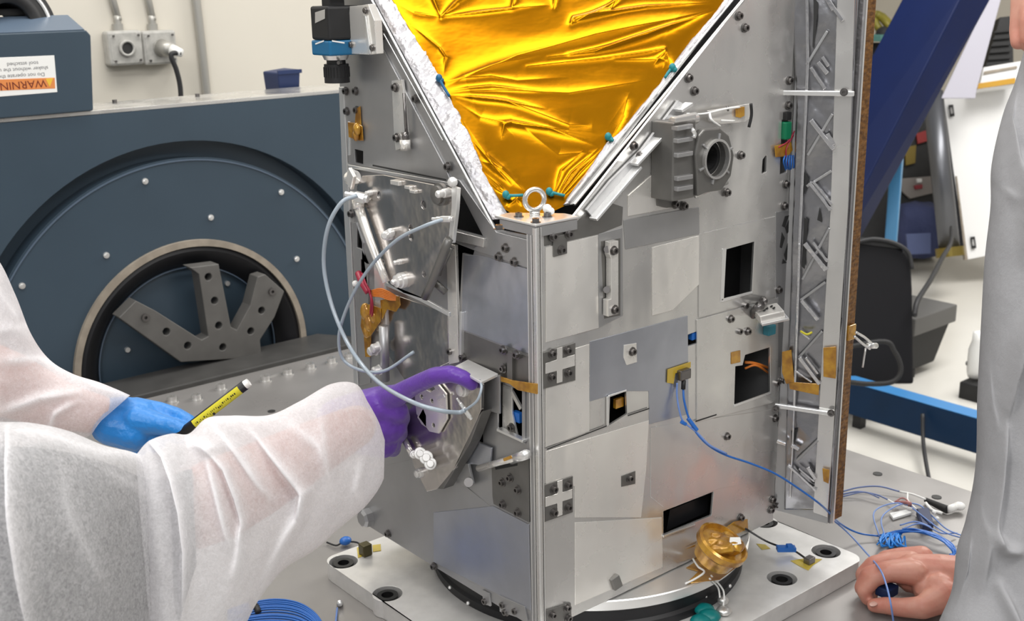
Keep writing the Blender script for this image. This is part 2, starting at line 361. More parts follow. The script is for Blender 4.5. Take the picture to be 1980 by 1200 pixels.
# ------------------------------------------------------------------ shaker
XS, ZC, XC = 1.65, .010, .267
sh = thing('vibration_shaker', (XC, 1.9, FZ), 'large blue-grey vibration shaker with a big round drum face', 'machine')
def circ3(cx, cz, r, y, n=96): return [(cx+r*math.cos(2*math.pi*i/n), y, cz+r*math.sin(2*math.pi*i/n)) for i in range(n)]
NY = (0, -1, 0)
MB().prism([(-1.2, 1.65, FZ+.02), (1.0, 1.65, FZ+.02), (1.0, 1.65, .658), (-1.2, 1.65, .658)], [circ3(XC, ZC, .567, 1.65)], NY, .06).build('front_panel', M['blued'], sh)
MB().box((-1.2, 1.711, FZ+.02), (1.0, 1.83, .655)).build('housing', M['blued'], sh, bev=.004)
MB().box((-1.2, 1.652, .6585), (.98, 1.825, .668)).build('top_rail', ALU['satin'], sh, bev=.001)
for px, py in ((222, 199), (382, 187)):
    a = Plane((0, 0, .668), (1, 0, 0), (0, 1, 0)).at(px, py); MB().cyl(a, a+np.array([0, 0, .008]), .006, seg=16).build('screw', M['screw'], sh)
MB().lathe((XC, 1.71, ZC), NY, [(.318, 0), (.522, 0), (.522, .053), (.5255, .056), (.318, .056)], 128).build('drum_disc', M['blued'], sh, 'auto')
MB().lathe((XC, 1.6535, ZC), NY, [(.5175, 0), (.521, 0), (.521, .003), (.5175, .003)], 128).build('disc_rim', M['bluel'], sh)  # lighter blue paints the lit lip of the disc
MB().lathe((XC, 1.655, ZC), NY, [(.302, -.03), (.3185, -.03), (.3185, .012), (.302, .012)], 128).build('gasket_ring', M['tan'], sh)
MB().lathe((XC, 1.66, ZC), NY, [(.243, -.045), (.302, -.03), (.302, .008), (.290, .013), (.270, .004), (.252, -.018), (.243, -.03)], 128).build('rubber_diaphragm', M['blackg'], sh, 'auto')
MB().lathe((XC, 1.69, ZC), NY, [(.2405, 0), (.2435, 0), (.2435, .006), (.2405, .006)], 128).build('clamp_ring', M['bluel'], sh)
MB().cyl((XC, 1.707, ZC), (XC, 1.70, ZC), .243, seg=96).build('armature_face', M['blued'], sh)
t_ = Plane((0, 1.675, 0), (1, 0, 0), (0, 0, 1))
MB().bar(t_.at(361, 503), t_.at(392, 498), .006, .008, (0, 1, 0)).build('drum_marker', M['white'], sh)
for px, py in ((407, 420), (205, 493), (573, 500), (280, 350), (543, 371), (42, 552)):
    a = PY(1.654).at(px, py); b_ = MB(); b_.cyl(a, a+np.array([0, -.004, 0]), .0075, seg=20); b_.cyl(a+np.array([0, -.004, 0]), a+np.array([0, -.009, 0]), .0048, seg=6); b_.build('screw', ALU['edge'], sh)
for px, py in ((245, 675), (438, 547)):
    a = PY(1.70).at(px, py); b_ = MB(); b_.cyl(a, a+np.array([0, -.008, 0]), .0065, seg=16); b_.build('screw', ALU['edge'], sh)
# head box on top, upside-down warning sticker
hb = [(0, 235), (182, 215), (170, 72), (160, 62)]
z0 = .669
MB().prism([(-.9, 1.64, z0), (.070, 1.64, z0), (.084, 1.64, .8385), (.075, 1.64, .850), (-.9, 1.64, .852)], n=NY, th=.30).build('head_box', M['blued'], sh, bev=.003)
MB().prism([(-.9, 1.644, .852), (.072, 1.644, .852), (.083, 1.675, .8445), (.072, 1.74, .883), (-.9, 1.74, .884)], n=(0, -.35, .93), th=.004).build('head_box_lid', M['bluel'], sh)
HB = PY(1.64)
lab = plate('warning_sticker', HB, [(-40, 113), (105, 107), (111, 178), (-40, 190)], M['white'], sh, .0008)
def sub(o, p): o.parent = p; o.location = (0, 0, 0); return o
sub(plate('orange_band', HB, [(-38, 155), (106, 150), (107, 171), (-38, 177)], M['orange'], None, .0006, .0014), lab)
sub(plate('warning_triangle', HB, [(88, 152), (103, 151), (96, 168)], mat('yellow_triangle', (.8, .5, .05), .5), None, .0004, .0018), lab)
sub(text('printed_text', 'WARNING', HB, 37, 164, .0235, M['redtx'], None, math.pi+.01, .0016, sx=1.05), lab)
sub(text('printed_text', 'Do not operate the', HB, 42, 146, .0115, M['greytx'], None, math.pi, .001, sx=1.1), lab)
sub(text('printed_text', 'shaker without the unit', HB, 40, 134, .0115, M['greytx'], None, math.pi, .001, sx=1.1), lab)
sub(text('printed_text', 'tool attached', HB, 44, 123, .0115, M['greytx'], None, math.pi, .001, sx=1.1), lab)
# black ribbed duct on the head box
dk = Vector(PY(1.80).at(22, 60)); t = thing('air_duct', dk, 'black ribbed round duct with a silver clamp on the blue head box', 'duct')
b_ = MB()
prof = [(.060, -.02)]
for k in range(7): prof += [(.118, -.02+k*.012), (.124, -.014+k*.012)]
prof += [(.118, .07), (.060, .07)]
q_ = dk+Vector((-.045, -.02, .0))
b_.lathe(q_, (.25, -.85, .2), prof, 64); b_.build('ribbed_hose', M['rubber'], t, True)
MB().lathe(q_+Vector((.018, -.068, .015)), (.25, -.85, .2), [(.092, 0), (.100, 0), (.100, .012), (.092, .012)], 64).build('hose_clamp', ALU['edge'], t, True)
MB().lathe(q_+Vector((.018, -.070, .015)), (.25, -.85, .2), [(.05, 0), (.092, 0), (.092, .008), (.05, .008)], 64).build('inner_collar', M['black'], t, True)
MB().box((q_[0]-.07, q_[1]-.03, .886), (q_[0]+.07, q_[1]+.05, .90)).build('duct_base', M['black'], t)
# navy box on top of machine
t = thing('navy_bin', (.70, 1.79, .669), 'small navy plastic bin standing behind the shaker top edge', 'bin')
a = PY(1.86)
b_ = MB(); b_.hexa([(.668, 1.845, .6), (.724, 1.845, .6), (.724, 1.92, .6), (.668, 1.92, .6)]+[(.664, 1.84, .708), (.734, 1.84, .714), (.734, 1.93, .714), (.664, 1.93, .708)]); b_.build('bin_body', M['bluebox'], t, bev=.004)
MB().box((.662, 1.836, .704), (.736, 1.842, .714)).build('bin_rim', M['bluebox'], t)
MB().box((.62, 1.835, .590), (.78, 1.96, .5995)).build('shelf_bracket', M['bluel'], t)
# ------------------------------------------------------------------ slip table
st = thing('slip_table', (.3, .4, FZ), 'flat grey metal slip table under the satellite with rows of bolts', 'table')
MB().box((-.42, -.62, -.07), (1.023, 1.50, 0)).build('table_slab', M['table'], st, bev=.002)
MB().box((-.35, -.5, FZ), (.9, 1.4, -.071)).build('table_base', M['blued'], st)
MB().hexa([(-.10, 1.50, -.05), (.60, 1.50, -.05), (.66, 1.64, -.05), (-.10, 1.64, -.05), (-.10, 1.50, .004), (.60, 1.50, .004), (.66, 1.64, .004), (-.10, 1.64, .004)]) if False else None
MB().prism([(-.30, 1.50, .012), (.70, 1.50, .012), (.675, 1.56, .012), (.62, 1.645, .012), (-.15, 1.645, .012)], n=(0, 0, 1), th=.06).build('driver_bar', M['darkm'], st, bev=.003)
MB().bar(TB.at(420, 719, .001), TB.at(497, 704, .001), .007, .003).build('guide_strip', ALU['edge'], st)
MB().bar(TB.at(514, 731, .001), TB.at(555, 717, .001), .006, .003).build('guide_strip', ALU['satin'], st)
SP = PY(1.60)
spo = [(230, 614), (263, 581), (300, 600), (390, 657), (403, 650), (385, 530), (367, 517), (423, 510), (430, 545), (447, 632), (458, 638), (484, 590), (498, 535), (513, 530), (550, 563), (531, 613), (503, 657), (506, 690), (350, 700)]
hol = [pxcirc(SP, x, y, .0095) for x, y in ((403, 535), (415, 581), (423, 629), (431, 671), (322, 641), (363, 668), (506, 600), (485, 640))]
spd = MB().prism(pxpoly(SP, spo), hol, NY, .045).build('driver_arms', M['greym'], st, bev=.002)
for x, y in ((280, 613), (525, 563)):
    a = SP.at(x, y); b_ = MB(); b_.lathe(a, NY, [(.004, 0), (.0095, 0), (.0095, .007), (.004, .007)], 24); b_.build('arm_screw', M['screw'], spd); bpy.data.objects[-1] if False else None
def capscrew(p, n, r=.008, h=.009):
    n = Vector(n); p = Vector(p); b = MB()
    b.lathe(p, n, [(0.0001, 0), (r*1.45, 0), (r*1.45, r*.22), (r, r*.22), (r, h), (r*.55, h), (r*.55, h*.35), (0.0001, h*.35)], 18)
    return b
first = None
for x, y in ((333, 776), (380, 772), (427, 752), (513, 736), (556, 723), (600, 712), (641, 701), (675, 692)):
    a = TB.at(x, y)
    if first is None: first = capscrew(a, (0, 0, 1), .0115, .014).build('table_bolt', ALU['satin'], st, 'auto'); fa = a
    else:
        o = first.copy(); COL.objects.link(o); o.location = Vector(first.location)+Vector(a-fa)
for x, y in ((1697, 916), (1811, 961), (1730, 1045), (525, 795)):
    a = TB.at(x, y); MB().cyl(a+np.array([0, 0, .0004]), a+np.array([0, 0, .0012]), .009, seg=20).build('threaded_insert', M['screwd'], st)
# ------------------------------------------------------------------ fixture plate and ring
def rrect(x0, y0, x1, y1, r, z, n=8):
    out = []
    for cx, cy, a in ((x1-r, y1-r, 0), (x0+r, y1-r, 90), (x0+r, y0+r, 180), (x1-r, y0+r, 270)):
        for i in range(n+1):
            t = math.radians(a+90*i/n); out.append((cx+r*math.cos(t), cy+r*math.sin(t), z))
    return out
fp = thing('fixture_plate', (.27, .18, 0), 'thick rectangular aluminium fixture plate with rounded corners under the satellite', 'plate')
fb = [(664, 1085), (749, 1147), (1477, 1008), (1597, 1065), (1512, 1117)]
fh = [FX.at(x, y) for x, y in fb]
MB().prism(rrect(-.065, -.115, .60, .475, .022, .030), [[(c[0]+.0235*math.cos(2*math.pi*i/32), c[1]+.0235*math.sin(2*math.pi*i/32), .030) for i in range(32)] for c in fh], (0, 0, 1), .0295).build('plate', ALU['bright'], fp, bev=.0022)
for c in fh:
    b_ = MB(); b_.lathe((c[0], c[1], .002), (0, 0, 1), [(.0001, 0), (.021, 0), (.021, .004), (.0165, .004), (.0165, .026), (.0095, .026), (.0095, .012), (.0001, .012)], 32)
    s_ = b_.build('anchor_bolt', M['screw'], fp, 'auto'); s_.data.materials.clear(); s_.data.materials.append(mat('black_oxide_steel', (.07, .07, .07), .35, .8) if 'black_oxide_steel' not in bpy.data.materials else bpy.data.materials['black_oxide_steel'])
    MB().cyl((c[0], c[1], .0145), (c[0], c[1], .015), .009, seg=6).build('hex_socket', M['screwd'], s_)
# tapes and small sensors on the plate
for i, (pp, th) in enumerate((([(1528, 1083), (1560, 1078), (1590, 1080), (1572, 1092), (1563, 1102), (1545, 1093)], .0006), ([(1462, 1050), (1480, 1052), (1490, 1060), (1473, 1062)], .0004), ([(720, 1053), (736, 1051), (737, 1064), (721, 1066)], .0006), ([(690, 1058), (700, 1053), (702, 1074), (692, 1078)], .0006))):
    plate('amber_tape', FX, pp, mat('clear_amber_tape', (.55, .42, .06), .25, 0, coat=.4) if i == 0 else bpy.data.materials['clear_amber_tape'], fp, th, th+.0003)
mr_ = thing('mounting_ring', (.285, .212, .03), 'black ring with a silver flange disc between satellite and fixture plate', 'ring')
MB().lathe((.280, .205, .0305), (0, 0, 1), [(.19, 0), (.2545, 0), (.2545, .012), (.2500, .016), (.2500, .0345), (.19, .0345)], 128).build('black_ring', M['blackg'], mr_, 'auto')
MB().lathe((.288, .216, .066), (0, 0, 1), [(.18, 0), (.2660, 0), (.2675, .0015), (.2675, .0155), (.2660, .017), (.18, .017)], 160).build('flange_disc', ALU['edge'], mr_, 'auto')
RG = Plane((0, 0, .0465), (1, 0, 0), (0, 1, 0))
for x, y in ((1411, 1132), (1364, 1153), (870, 1135), (905, 1165)):
    a = Vector(RG.at(x, y)); MB().ball(a, .003).build('ring_screw', ALU['edge'], mr_, True)
# ------------------------------------------------------------------ satellite
sat = thing('satellite', (.25, .22, .085), 'box-shaped silver satellite with gold foil on its slanted corner, standing on the fixture plate', 'satellite')
S = sat
ZT = 1.0
H1 = [(1405, 482), (1459, 467), (1454, 563), (1399, 579)]
H2 = [(1436, 706), (1441, 686), (1489, 671), (1490, 759), (1420, 783), (1422, 708)]
H3 = [(1283, 988), (1380, 950), (1376, 996), (1283, 1034)]
H4 = [(1180, 766), (1211, 755), (1213, 800), (1178, 822)]
H5 = [(1330, 647), (1349, 640), (1349, 663), (1330, 669)]
H6 = [(1475, 308), (1481, 300), (1483, 302), (1482, 332), (1473, 336)]
H7 = [(1512, 232), (1524, 229), (1521, 333), (1508, 338)]
def onp(pl, a, b): return pl.pt(a, b)
right_out = [(0.0, 0, .085), (.506, 0, .085), (.506, 0, ZT), (.491, 0, ZT), (.0632, 0, .655), (0, 0, .655)]
MB().prism(right_out, [pxpoly(PR, h) for h in (H1, H2, H3, H4, H5, H6, H7)], PR.N, .004).build('right_panel', ALU['satin'], S, bev=.0006)
LH1 = [(884, 360), (934, 457), (874, 441)]
LH2 = [(876, 468), (917, 484), (914, 494), (894, 489), (888, 596), (882, 592)]
LH3 = [(961, 733), (1011, 752), (1010, 851), (960, 826)]
LH4 = [(932, 795), (934, 858), (896, 842), (882, 870), (872, 880), (905, 812)]
LH5 = [(685, 288), (702, 292), (702, 318), (687, 314)]
LH6 = [(690, 437), (702, 470), (700, 482), (690, 478)]
LH7 = [(697, 500), (712, 512), (711, 552), (699, 545)]
left_out = [(0, .0, .085), (0, .0, .655), (0, .0809, .6352), (0, .415, ZT), (0, .44, ZT), (0, .44, .085)]
left_out = [(0, .0, .085), (0, .0, .6385), (0, .0809, .6352), (0, .415, ZT), (0, .44, ZT), (0, .44, .085)]
MB().prism(left_out, [pxpoly(PL, h) for h in (LH1, LH2, LH3, LH4, LH5, LH6, LH7)], PL.N, .004).build('left_panel', ALU['grey'], S, bev=.0006)
MB().box((.502, .004, .085), (.506, .44, ZT)).build('side_panel', ALU['grey'], S)
MB().box((.004, .436, .085), (.502, .44, ZT)).build('rear_panel', ALU['grey'], S)
MB().box((.004, .004, .0855), (.502, .436, .089)).build('bottom_panel', ALU['satin'], S)
MB().prism([(.4910, .004, ZT), (.502, .004, ZT), (.502, .436, ZT), (.004, .436, ZT), (.004, .413, ZT)], n=(0, 0, 1), th=.003).build('top_panel', ALU['grey'], S)
MB().box((.05, .05, .095), (.46, .40, .60)).build('dark_inner_liner', M['black'], S)  # black liner box added so the openings stay dark
# something to see inside the openings
def onR(x, y, o=0): return PR.at(x, y, o)
def onL(x, y, o=0): return PL.at(x, y, o)
plate('dark_opening_board', PR, [(1296, 985), (1372, 955), (1368, 990), (1290, 1025)], M['blackg'], S, .002, -.02)  # dark board added behind the opening to keep it dark
b_ = MB(); b_.tube([onR(1440, 700, -.02), onR(1460, 702, -.012), (onR(1490, 712, -.02))], .0022); b_.tube([onR(1440, 712, -.02), onR(1462, 706, -.010), (onR(1488, 722, -.02))], .0018); b_.build('inner_wire', M['wire_o'], S, True)
MB().obox(onR(1340, 648, -.006), (.006, 0, 0), (0, .004, 0), (0, 0, .006)).build('blue_connector', M['cable'], S, bev=.001)
MB().obox(onR(1196, 778, -.010), (.008, 0, 0), (0, .003, 0), (0, 0, .007)).build('amber_block', M['kapton'], S, bev=.001)
MB().obox(onR(1520, 252, .002), (.0075, 0, 0), (0, .005, 0), (0, 0, .013)).build('green_connector', M['green'], S, bev=.002)
MB().obox(onR(1521, 224, .002), (.006, 0, 0), (0, .005, 0), (0, 0, .006)).build('black_plug', M['black'], S, bev=.001)
b_ = MB(); b_.tube([onR(1538, 250, .002), onR(1525, 272, .006), onR(1505, 285, .004)], .001); b_.tube([onR(1534, 262, .002), onR(1520, 290, .006), onR(1523, 325, -.002)], .001); b_.build('connector_wire', M['red'], S, True)
b_ = MB()
for k in range(5): b_.tube([onR(1518+k*4, 300, .003), onR(1515+k*5, 312+k*2, .006), onR(1520+k*3, 330, -.003)], .0013)
b_.build('blue_wire_bundle', M['cable'], S, True)
# front corner post (extruded profile)
b_ = MB(); b_.box((-.0055, -.0055, .085), (.0015, .0015, .650)); b_.build('corner_post', ALU['satin'], S, bev=.0010)
b_ = MB(); b_.box((-.0058, -.0062, .085), (-.0030, -.0036, .650)); b_.build('corner_rib', ALU['edge'], S, bev=.0006)
MB().box((-.0042, .0018, .085), (.0005, .0032, .640)).build('corner_groove', M['screwd'], S)
MB().box((-.0050, .0034, .085), (.0005, .0054, .640)).build('corner_rib', ALU['edge'], S, bev=.0006)
MB().box((-.0040, .0056, .085), (.0005, .0110, .640)).build('corner_strip', ALU['grey'], S, bev=.0004)
MB().box((-.0048, .0112, .085), (.0005, .0128, .640)).build('corner_rib', ALU['edge'], S, bev=.0005)
MB().box((.0012, -.0050, .085), (.0026, .0005, .650)).build('corner_groove', M['dark_groove'] if 'dark_groove' in M else M['screwd'], S)
MB().box((.0030, -.0046, .085), (.0052, .0005, .650)).build('corner_rib', ALU['edge'], S, bev=.001)
# ledge on top of the corner
led = MB().prism([(-.006, -.006, .6555), (.067, -.006, .6555), (.067, .02, .6555), (.02, .074, .6555), (-.006, .074, .6555)], n=(0, 0, 1), th=.0035).build('corner_ledge', ALU['edge'], S, bev=.0012)
MB().prism([(-.0042, -.004, .6515), (-.0042, .066, .6515), (-.0042, .066, .640), (-.0042, -.004, .640)], n=(-1, 0, 0), th=.004).build('ledge_lip', ALU['grey'], led, bev=.0006)
MB().prism([(.0, -.0042, .6515), (.066, -.0042, .6515), (.066, -.0042, .638), (.0, -.0042, .638)], n=(0, -1, 0), th=.004).build('ledge_lip', ALU['grey'], led, bev=.0006)
# left flange under the ledge, and diagonal flanges along the chamfer
fl = plate('flange_plate', PL, [(874, 342), (888, 348), (960, 449), (1030, 466), (1029, 520), (1003, 512), (912, 482), (940, 463), (886, 357)], ALU['grey'], S, .003)
plate('cross_bar', PL, [(868, 444), (936, 461), (934, 478), (866, 461)], ALU['satin'], S, .006)
plate('vertical_bar', PL, [(863, 470), (880, 474), (887, 700), (868, 704)], ALU['light'], S, .005)
plate('vertical_bar', PL, [(888, 602), (892, 604), (891, 690), (887, 690)], ALU['edge'], S, .006)
plate('blue_foil_patch', PL, [(897, 492), (930, 494), (1022, 520), (1022, 684), (955, 660), (891, 636)], ALU['blue'], S, .0012)
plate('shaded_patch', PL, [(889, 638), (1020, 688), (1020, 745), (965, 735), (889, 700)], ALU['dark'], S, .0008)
# panels on the left face
plate('upper_cover', PL, [(664, 168), (700, 100), (722, 60), (860, 322), (872, 352), (710, 322), (674, 316)], ALU['grey'], S, .0025, holes=[LH5])
plate('seam_bar', PL, [(672, 318), (872, 353), (872, 360), (674, 325)], ALU['edge'], S, .004)
plate('seam_shadow', PL, [(720, 318), (862, 346), (862, 349), (720, 321)], M['screwd'], S, .0032)
plate('lower_cover', PL, [(735, 560), (865, 605), (868, 700), (786, 740), (760, 700), (735, 660)], ALU['mirror'], S, .001)
plate('lower_skin', PL, [(745, 900), (830, 880), (955, 985), (1022, 1013), (1028, 1190), (760, 1040), (740, 1000)], ALU['grey'], S, .0006)
plate('blue_foil_patch', PL, [(838, 990), (952, 978), (1022, 1014), (1026, 1180), (838, 1086)], ALU['blue'], S, .0014)
# small window frame
plate('window_frame', PL, [(955, 728), (1014, 751), (1014, 858), (955, 832)], ALU['grey'], S, .003, holes=[[(962, 737), (1009, 756), (1009, 848), (962, 827)]])
plate('window_sill', PL, [(960, 828), (1010, 851), (1010, 856), (960, 833)], ALU['edge'], S, .009)
plate('window_post', PL, [(971, 741), (990, 748), (990, 800), (1002, 850), (971, 832)], ALU['light'], S, .003, -.004)
b_ = MB(); b_.bar(onL(990, 757, -.002), onL(1008, 790, -.002), .006, .003, (1, 0, 0)); b_.build('window_brace', ALU['satin'], S)
MB().obox(onL(1001, 805, -.012), (.004, 0, 0), (0, .008, 0), (0, 0, .007)).build('blue_connector', M['cable'], S, bev=.001)
# vertical T bracket with tape
br = plate('t_bracket', PL, [(966, 672), (1004, 686), (1004, 694), (990, 690), (990, 738), (980, 735), (980, 687), (966, 681)], ALU['dark'], S, .006)
plate('amber_tape', PL, [(952, 723), (990, 735), (1038, 742), (1038, 762), (1000, 754), (985, 742), (952, 733)], M['kapton'], S, .0022, .0075)
# white edged shelf bracket
SHL = Plane((0, 0, .425), (1, 0, 0), (0, 1, 0))
_z = onL(960, 715)[2]
shp = Plane((0, 0, _z), (1, 0, 0), (0, 1, 0))
MB().prism([shp.at(878, 708), shp.at(930, 738), shp.at(964, 722), shp.at(905, 694)], n=(0, 0, 1), th=.004).build('shelf_bracket', ALU['bright'], S, bev=.001)
plate('bracket_back', PL, [(931, 738), (966, 724), (966, 800), (931, 790)], ALU['grey'], S, .003, .010)
# lower gusset with bolts
plate('gusset_plate', PL, [(950, 900), (1022, 880), (1023, 1010), (954, 974), (952, 960)], ALU['dark'], S, .003)
# lower angle bracket & clevis
b_ = MB(); b_.cyl(onL(925, 905, .012), onL(1014, 880, .012), .0045); b_.build('cross_pin', ALU['light'], S, True)
plate('amber_tape', PL, [(972, 886), (988, 880), (990, 886), (974, 892)], M['kapton'], S, .001, .019)
b_ = MB(); b_.cyl(onL(990, 888, .004), onL(1018, 878, .022), .0065); b_.ball(onL(1016, 878, .016), .0068); b_.build('pin_head', ALU['edge'], S, True)
plate('dark_recess', PL, [(955, 897), (1000, 886), (1000, 900), (958, 908)], M['black'], S, .001, .0035)
plate('clevis_bracket', PL, [(873, 893), (905, 896), (914, 935), (905, 942), (892, 938), (870, 905)], ALU['grey'], S, .004, .010)
plate('corner_gusset', PL, [(905, 848), (950, 866), (948, 900), (880, 895), (884, 880)], ALU['blue'], S, .003, .006)
b_ = MB(); b_.cyl(onL(906, 932, .010), onL(906, 932, .018), .0065); b_.build('clevis_screw', M['screw'], S)
# optical plate A on posts
OA = dict(off=.045)
pa = plate('mirror_plate', PL, [(700, 340), (740, 338), (884, 366), (883, 400), (862, 470), (838, 540), (815, 577), (780, 566), (751, 548), (722, 470), (690, 402), (690, 360)], ALU['mirror'], S, .004, .040,
           holes=[pxcirc(PL, 733, 377, .0052, 12, .04), pxcirc(PL, 819, 396, .0058, 12, .04), pxcirc(PL, 820, 530, .0045, 12, .04), pxcirc(PL, 741, 506, .004, 12, .04), pxcirc(PL, 794, 440, .0045, 12, .04), pxcirc(PL, 795, 458, .0055, 12, .04)])
plate('plate_side_rail', PL, [(873, 360), (884, 364), (882, 404), (874, 470), (866, 470), (873, 400)], ALU['edge'], S, .006, .046)
plate('plate_edge', PL, [(745, 545), (815, 574), (868, 604), (868, 612), (812, 582), (745, 552)], ALU['edge'], S, .004, .040)
b_ = MB()
for (x, y) in ((680, 335), (875, 352), (755, 450), (770, 540)): b_.cyl(onL(x, y, 0), onL(x, y, .05), .0065)
b_.build('standoff', ALU['bright'], S, True)
b_ = MB(); b_.cyl(onL(676, 345, .046), onL(687, 342, .046), .010); b_.obox(onL(679, 345, .055), (.003, 0, 0), (0, .006, .006), (0, -.005, .010)); b_.build('bright_block', ALU['light'], S, bev=.001)
def fitting(x, y, off, name='pipe_fitting', r=.008, ax=None):
    c = Vector(onL(x, y, off)); ax = Vector(ax or (-.5, .6, .3)).normalized()
    b = MB(); b.cyl(c-ax*.012, c+ax*.004, r, seg=6); b.cyl(c-ax*.016, c+ax*.012, r*.7); b.cyl(c+ax*.010, c+ax*.020, r*.45); return b.build(name, ALU['edge'], S, True if False else False, bev=.0006)
fitting(692, 380, .055, ax=(-.3, .5, .1)); fitting(858, 423, .055, r=.0045, ax=(-.2, .9, -.1)); fitting(899, 792, .055, r=.0035, ax=(-.3, .2, .6))
b_ = MB(); b_.tube([onL(692, 386, .050), onL(693, 402, .050)], .009, 14, 1); b_.tube([onL(694, 402, .050), onL(717, 470, .050), onL(747, 545, .046)], lambda t: .0072*(1-.25*t), 14, 3); b_.build('white_strut', ALU['light'], S, True)
b_ = MB(); b_.tube([onL(868, 462, .050), onL(845, 520, .052), onL(822, 575, .052)], .0058, 12, 3); b_.build('grey_strut', ALU['dark'], S, True)
b_ = MB(); b_.tube([onL(872, 480, .03), onL(850, 530, .02)], .003, 10, 1); b_.tube([onL(840, 545, .02), onL(862, 565, .012)], .005, 10, 1); b_.build('link_rod', ALU['dark'], S, True)
# fittings on plate A
def knob(x, y, r, h, off, name='knurled_knob', m=None, ax=(-1, 0, 0)):
    c = Vector(onL(x, y, off)); ax = Vector(ax).normalized(); b = MB()
    b.lathe(c, ax, [(.0001, 0), (r, 0), (r, h*.45), (r*.8, h*.5), (r*.8, h*.9), (r*.5, h), (.0001, h)], 20); return b.build(name, m or ALU['bright'], S, 'auto')
knob(780, 541, .011, .014, .040); knob(780, 541, .005, .020, .040, 'valve_stem'); knob(718, 372, .004, .01, .04)
knob(855, 375, .015, .012, .040, m=ALU['dark']); knob(868, 372, .006, .020, .040)
knob(757, 453, .0075, .03, .035, 'valve_stem', ax=(-.8, -.6, .15)); knob(777, 505, .004, .014, .038)
b_ = MB(); b_.obox(onL(766, 353, .043), (.003, 0, 0), (0, .010, 0), (0, 0, .003)); b_.obox(onL(790, 362, .043), (.003, 0, 0), (0, .006, 0), (0, 0, .002)); b_.obox(onL(800, 370, .043), (.003, 0, 0), (0, .006, 0), (0, 0, .002)); b_.build('plate_clip', ALU['light'], S, bev=.0006)
# lower plate B (behind the pointing finger)
pb = plate('lower_mirror_plate', PL, [(776, 752), (800, 738), (925, 728), (931, 745), (930, 792), (905, 850), (880, 905), (845, 945), (825, 950), (800, 900), (778, 820)], ALU['mirror'], S, .005, .028,
           holes=[[(809, 782), (818, 790), (824, 803), (824, 826), (815, 820), (808, 808)], pxcirc(PL, 815, 767, .0036, 12, .028), pxcirc(PL, 835, 775, .0036, 12, .028), pxcirc(PL, 838, 822, .0036, 12, .028), [(822, 752), (838, 747), (841, 752), (832, 758)]])
plate('raised_cover', PL, [(800, 745), (846, 742), (862, 762), (864, 810), (848, 838), (830, 834), (805, 800)], ALU['light'], S, .003, .033,
      holes=[[(809, 782), (818, 790), (824, 803), (824, 826), (815, 820), (808, 808)], pxcirc(PL, 815, 767, .0036, 12, .033), pxcirc(PL, 835, 775, .0036, 12, .033), pxcirc(PL, 838, 822, .0036, 12, .033), [(822, 752), (838, 747), (841, 752), (832, 758)]])
plate('cover_clip', PL, [(842, 768), (857, 761), (860, 768), (846, 774)], ALU['edge'], S, .002, .036)
b_ = MB(); b_.prism(pxpoly(PL, [(876, 905), (924, 805), (931, 795), (908, 856), (856, 946), (845, 945)], .028), n=PL.N, th=.02); b_.build('plate_rear_frame', ALU['dark'], S, bev=.002)
for x, y in ((813, 880), (826, 893), (820, 884)): pass
b_ = MB()
for x, y, r in ((800, 878, .006), (812, 876, .009), (824, 884, .010), (832, 896, .009)): b_.cyl(onL(x, y, .028), onL(x, y, .046), r, seg=22); b_.cyl(onL(x, y, .046), onL(x, y, .052), r*.6, seg=12)
b_.build('valve_cluster', ALU['bright'], S, 'auto', bev=.001)
for x, y in ((814, 913), (898, 752)): knob(x, y, .007 if y > 800 else .010, .010, .028, 'plate_screw')
b_ = MB(); b_.tube([onL(782, 850, .036), onL(798, 880, .036)], .0045, 12, 1); b_.build('side_rod', ALU['light'], S, True)
for x, y in ((742, 668), (744, 712), (736, 674)): knob(x, y, .0085, .022, .012, 'bright_fitting')
b_ = MB(); b_.cyl(onL(742, 630, .015), onL(744, 735, .015), .0075); b_.build('filter_tube', ALU['grey'], S, True)
# plastic tubes
TM = M['tube']
b_ = MB(); b_.tube([onL(690, 378, .062), onL(660, 392, .085), onL(634, 440, .10), onL(626, 510, .10), onL(640, 585, .10), onL(668, 655, .10), onL(700, 705, .105), onL(740, 745, .115), onL(800, 778, .115), onL(850, 793, .095), onL(885, 797, .065), onL(899, 793, .058)], .0030, 12, 8); b_.build('plastic_tube', TM, S, True)
b_ = MB(); b_.tube([onL(856, 424, .062), onL(820, 437, .080), onL(770, 462, .088), onL(725, 505, .092), onL(690, 555, .095), onL(665, 610, .095), onL(655, 655, .095), onL(664, 695, .088), onL(700, 716, .075), onL(745, 716, .055), onL(800, 680, .030)], .0024, 12, 8); b_.build('plastic_tube', TM, S, True)
b_ = MB(); b_.tube([onL(899, 793, .058), onL(922, 775, .055), onL(931, 750, .048), onL(928, 735, .04)], .0018, 10, 6); b_.build('plastic_tube', TM, S, True)
# vertical extrusions at the far left edge
plate('edge_rail', PL, [(655, 168), (664, 168), (676, 420), (692, 745), (684, 740), (664, 400)], ALU['edge'], S, .004)
plate('edge_rail', PL, [(672, 235), (676, 235), (676, 300), (672, 300)], ALU['edge'], S, .004)
plate('edge_strip', PL, [(688, 430), (700, 470), (712, 560), (716, 740), (696, 745), (680, 430)], ALU['grey'], S, .002, holes=[LH6, LH7])
plate('edge_strip', PL, [(722, 480), (732, 482), (744, 560), (746, 640), (728, 640), (724, 560)], ALU['light'], S, .004)
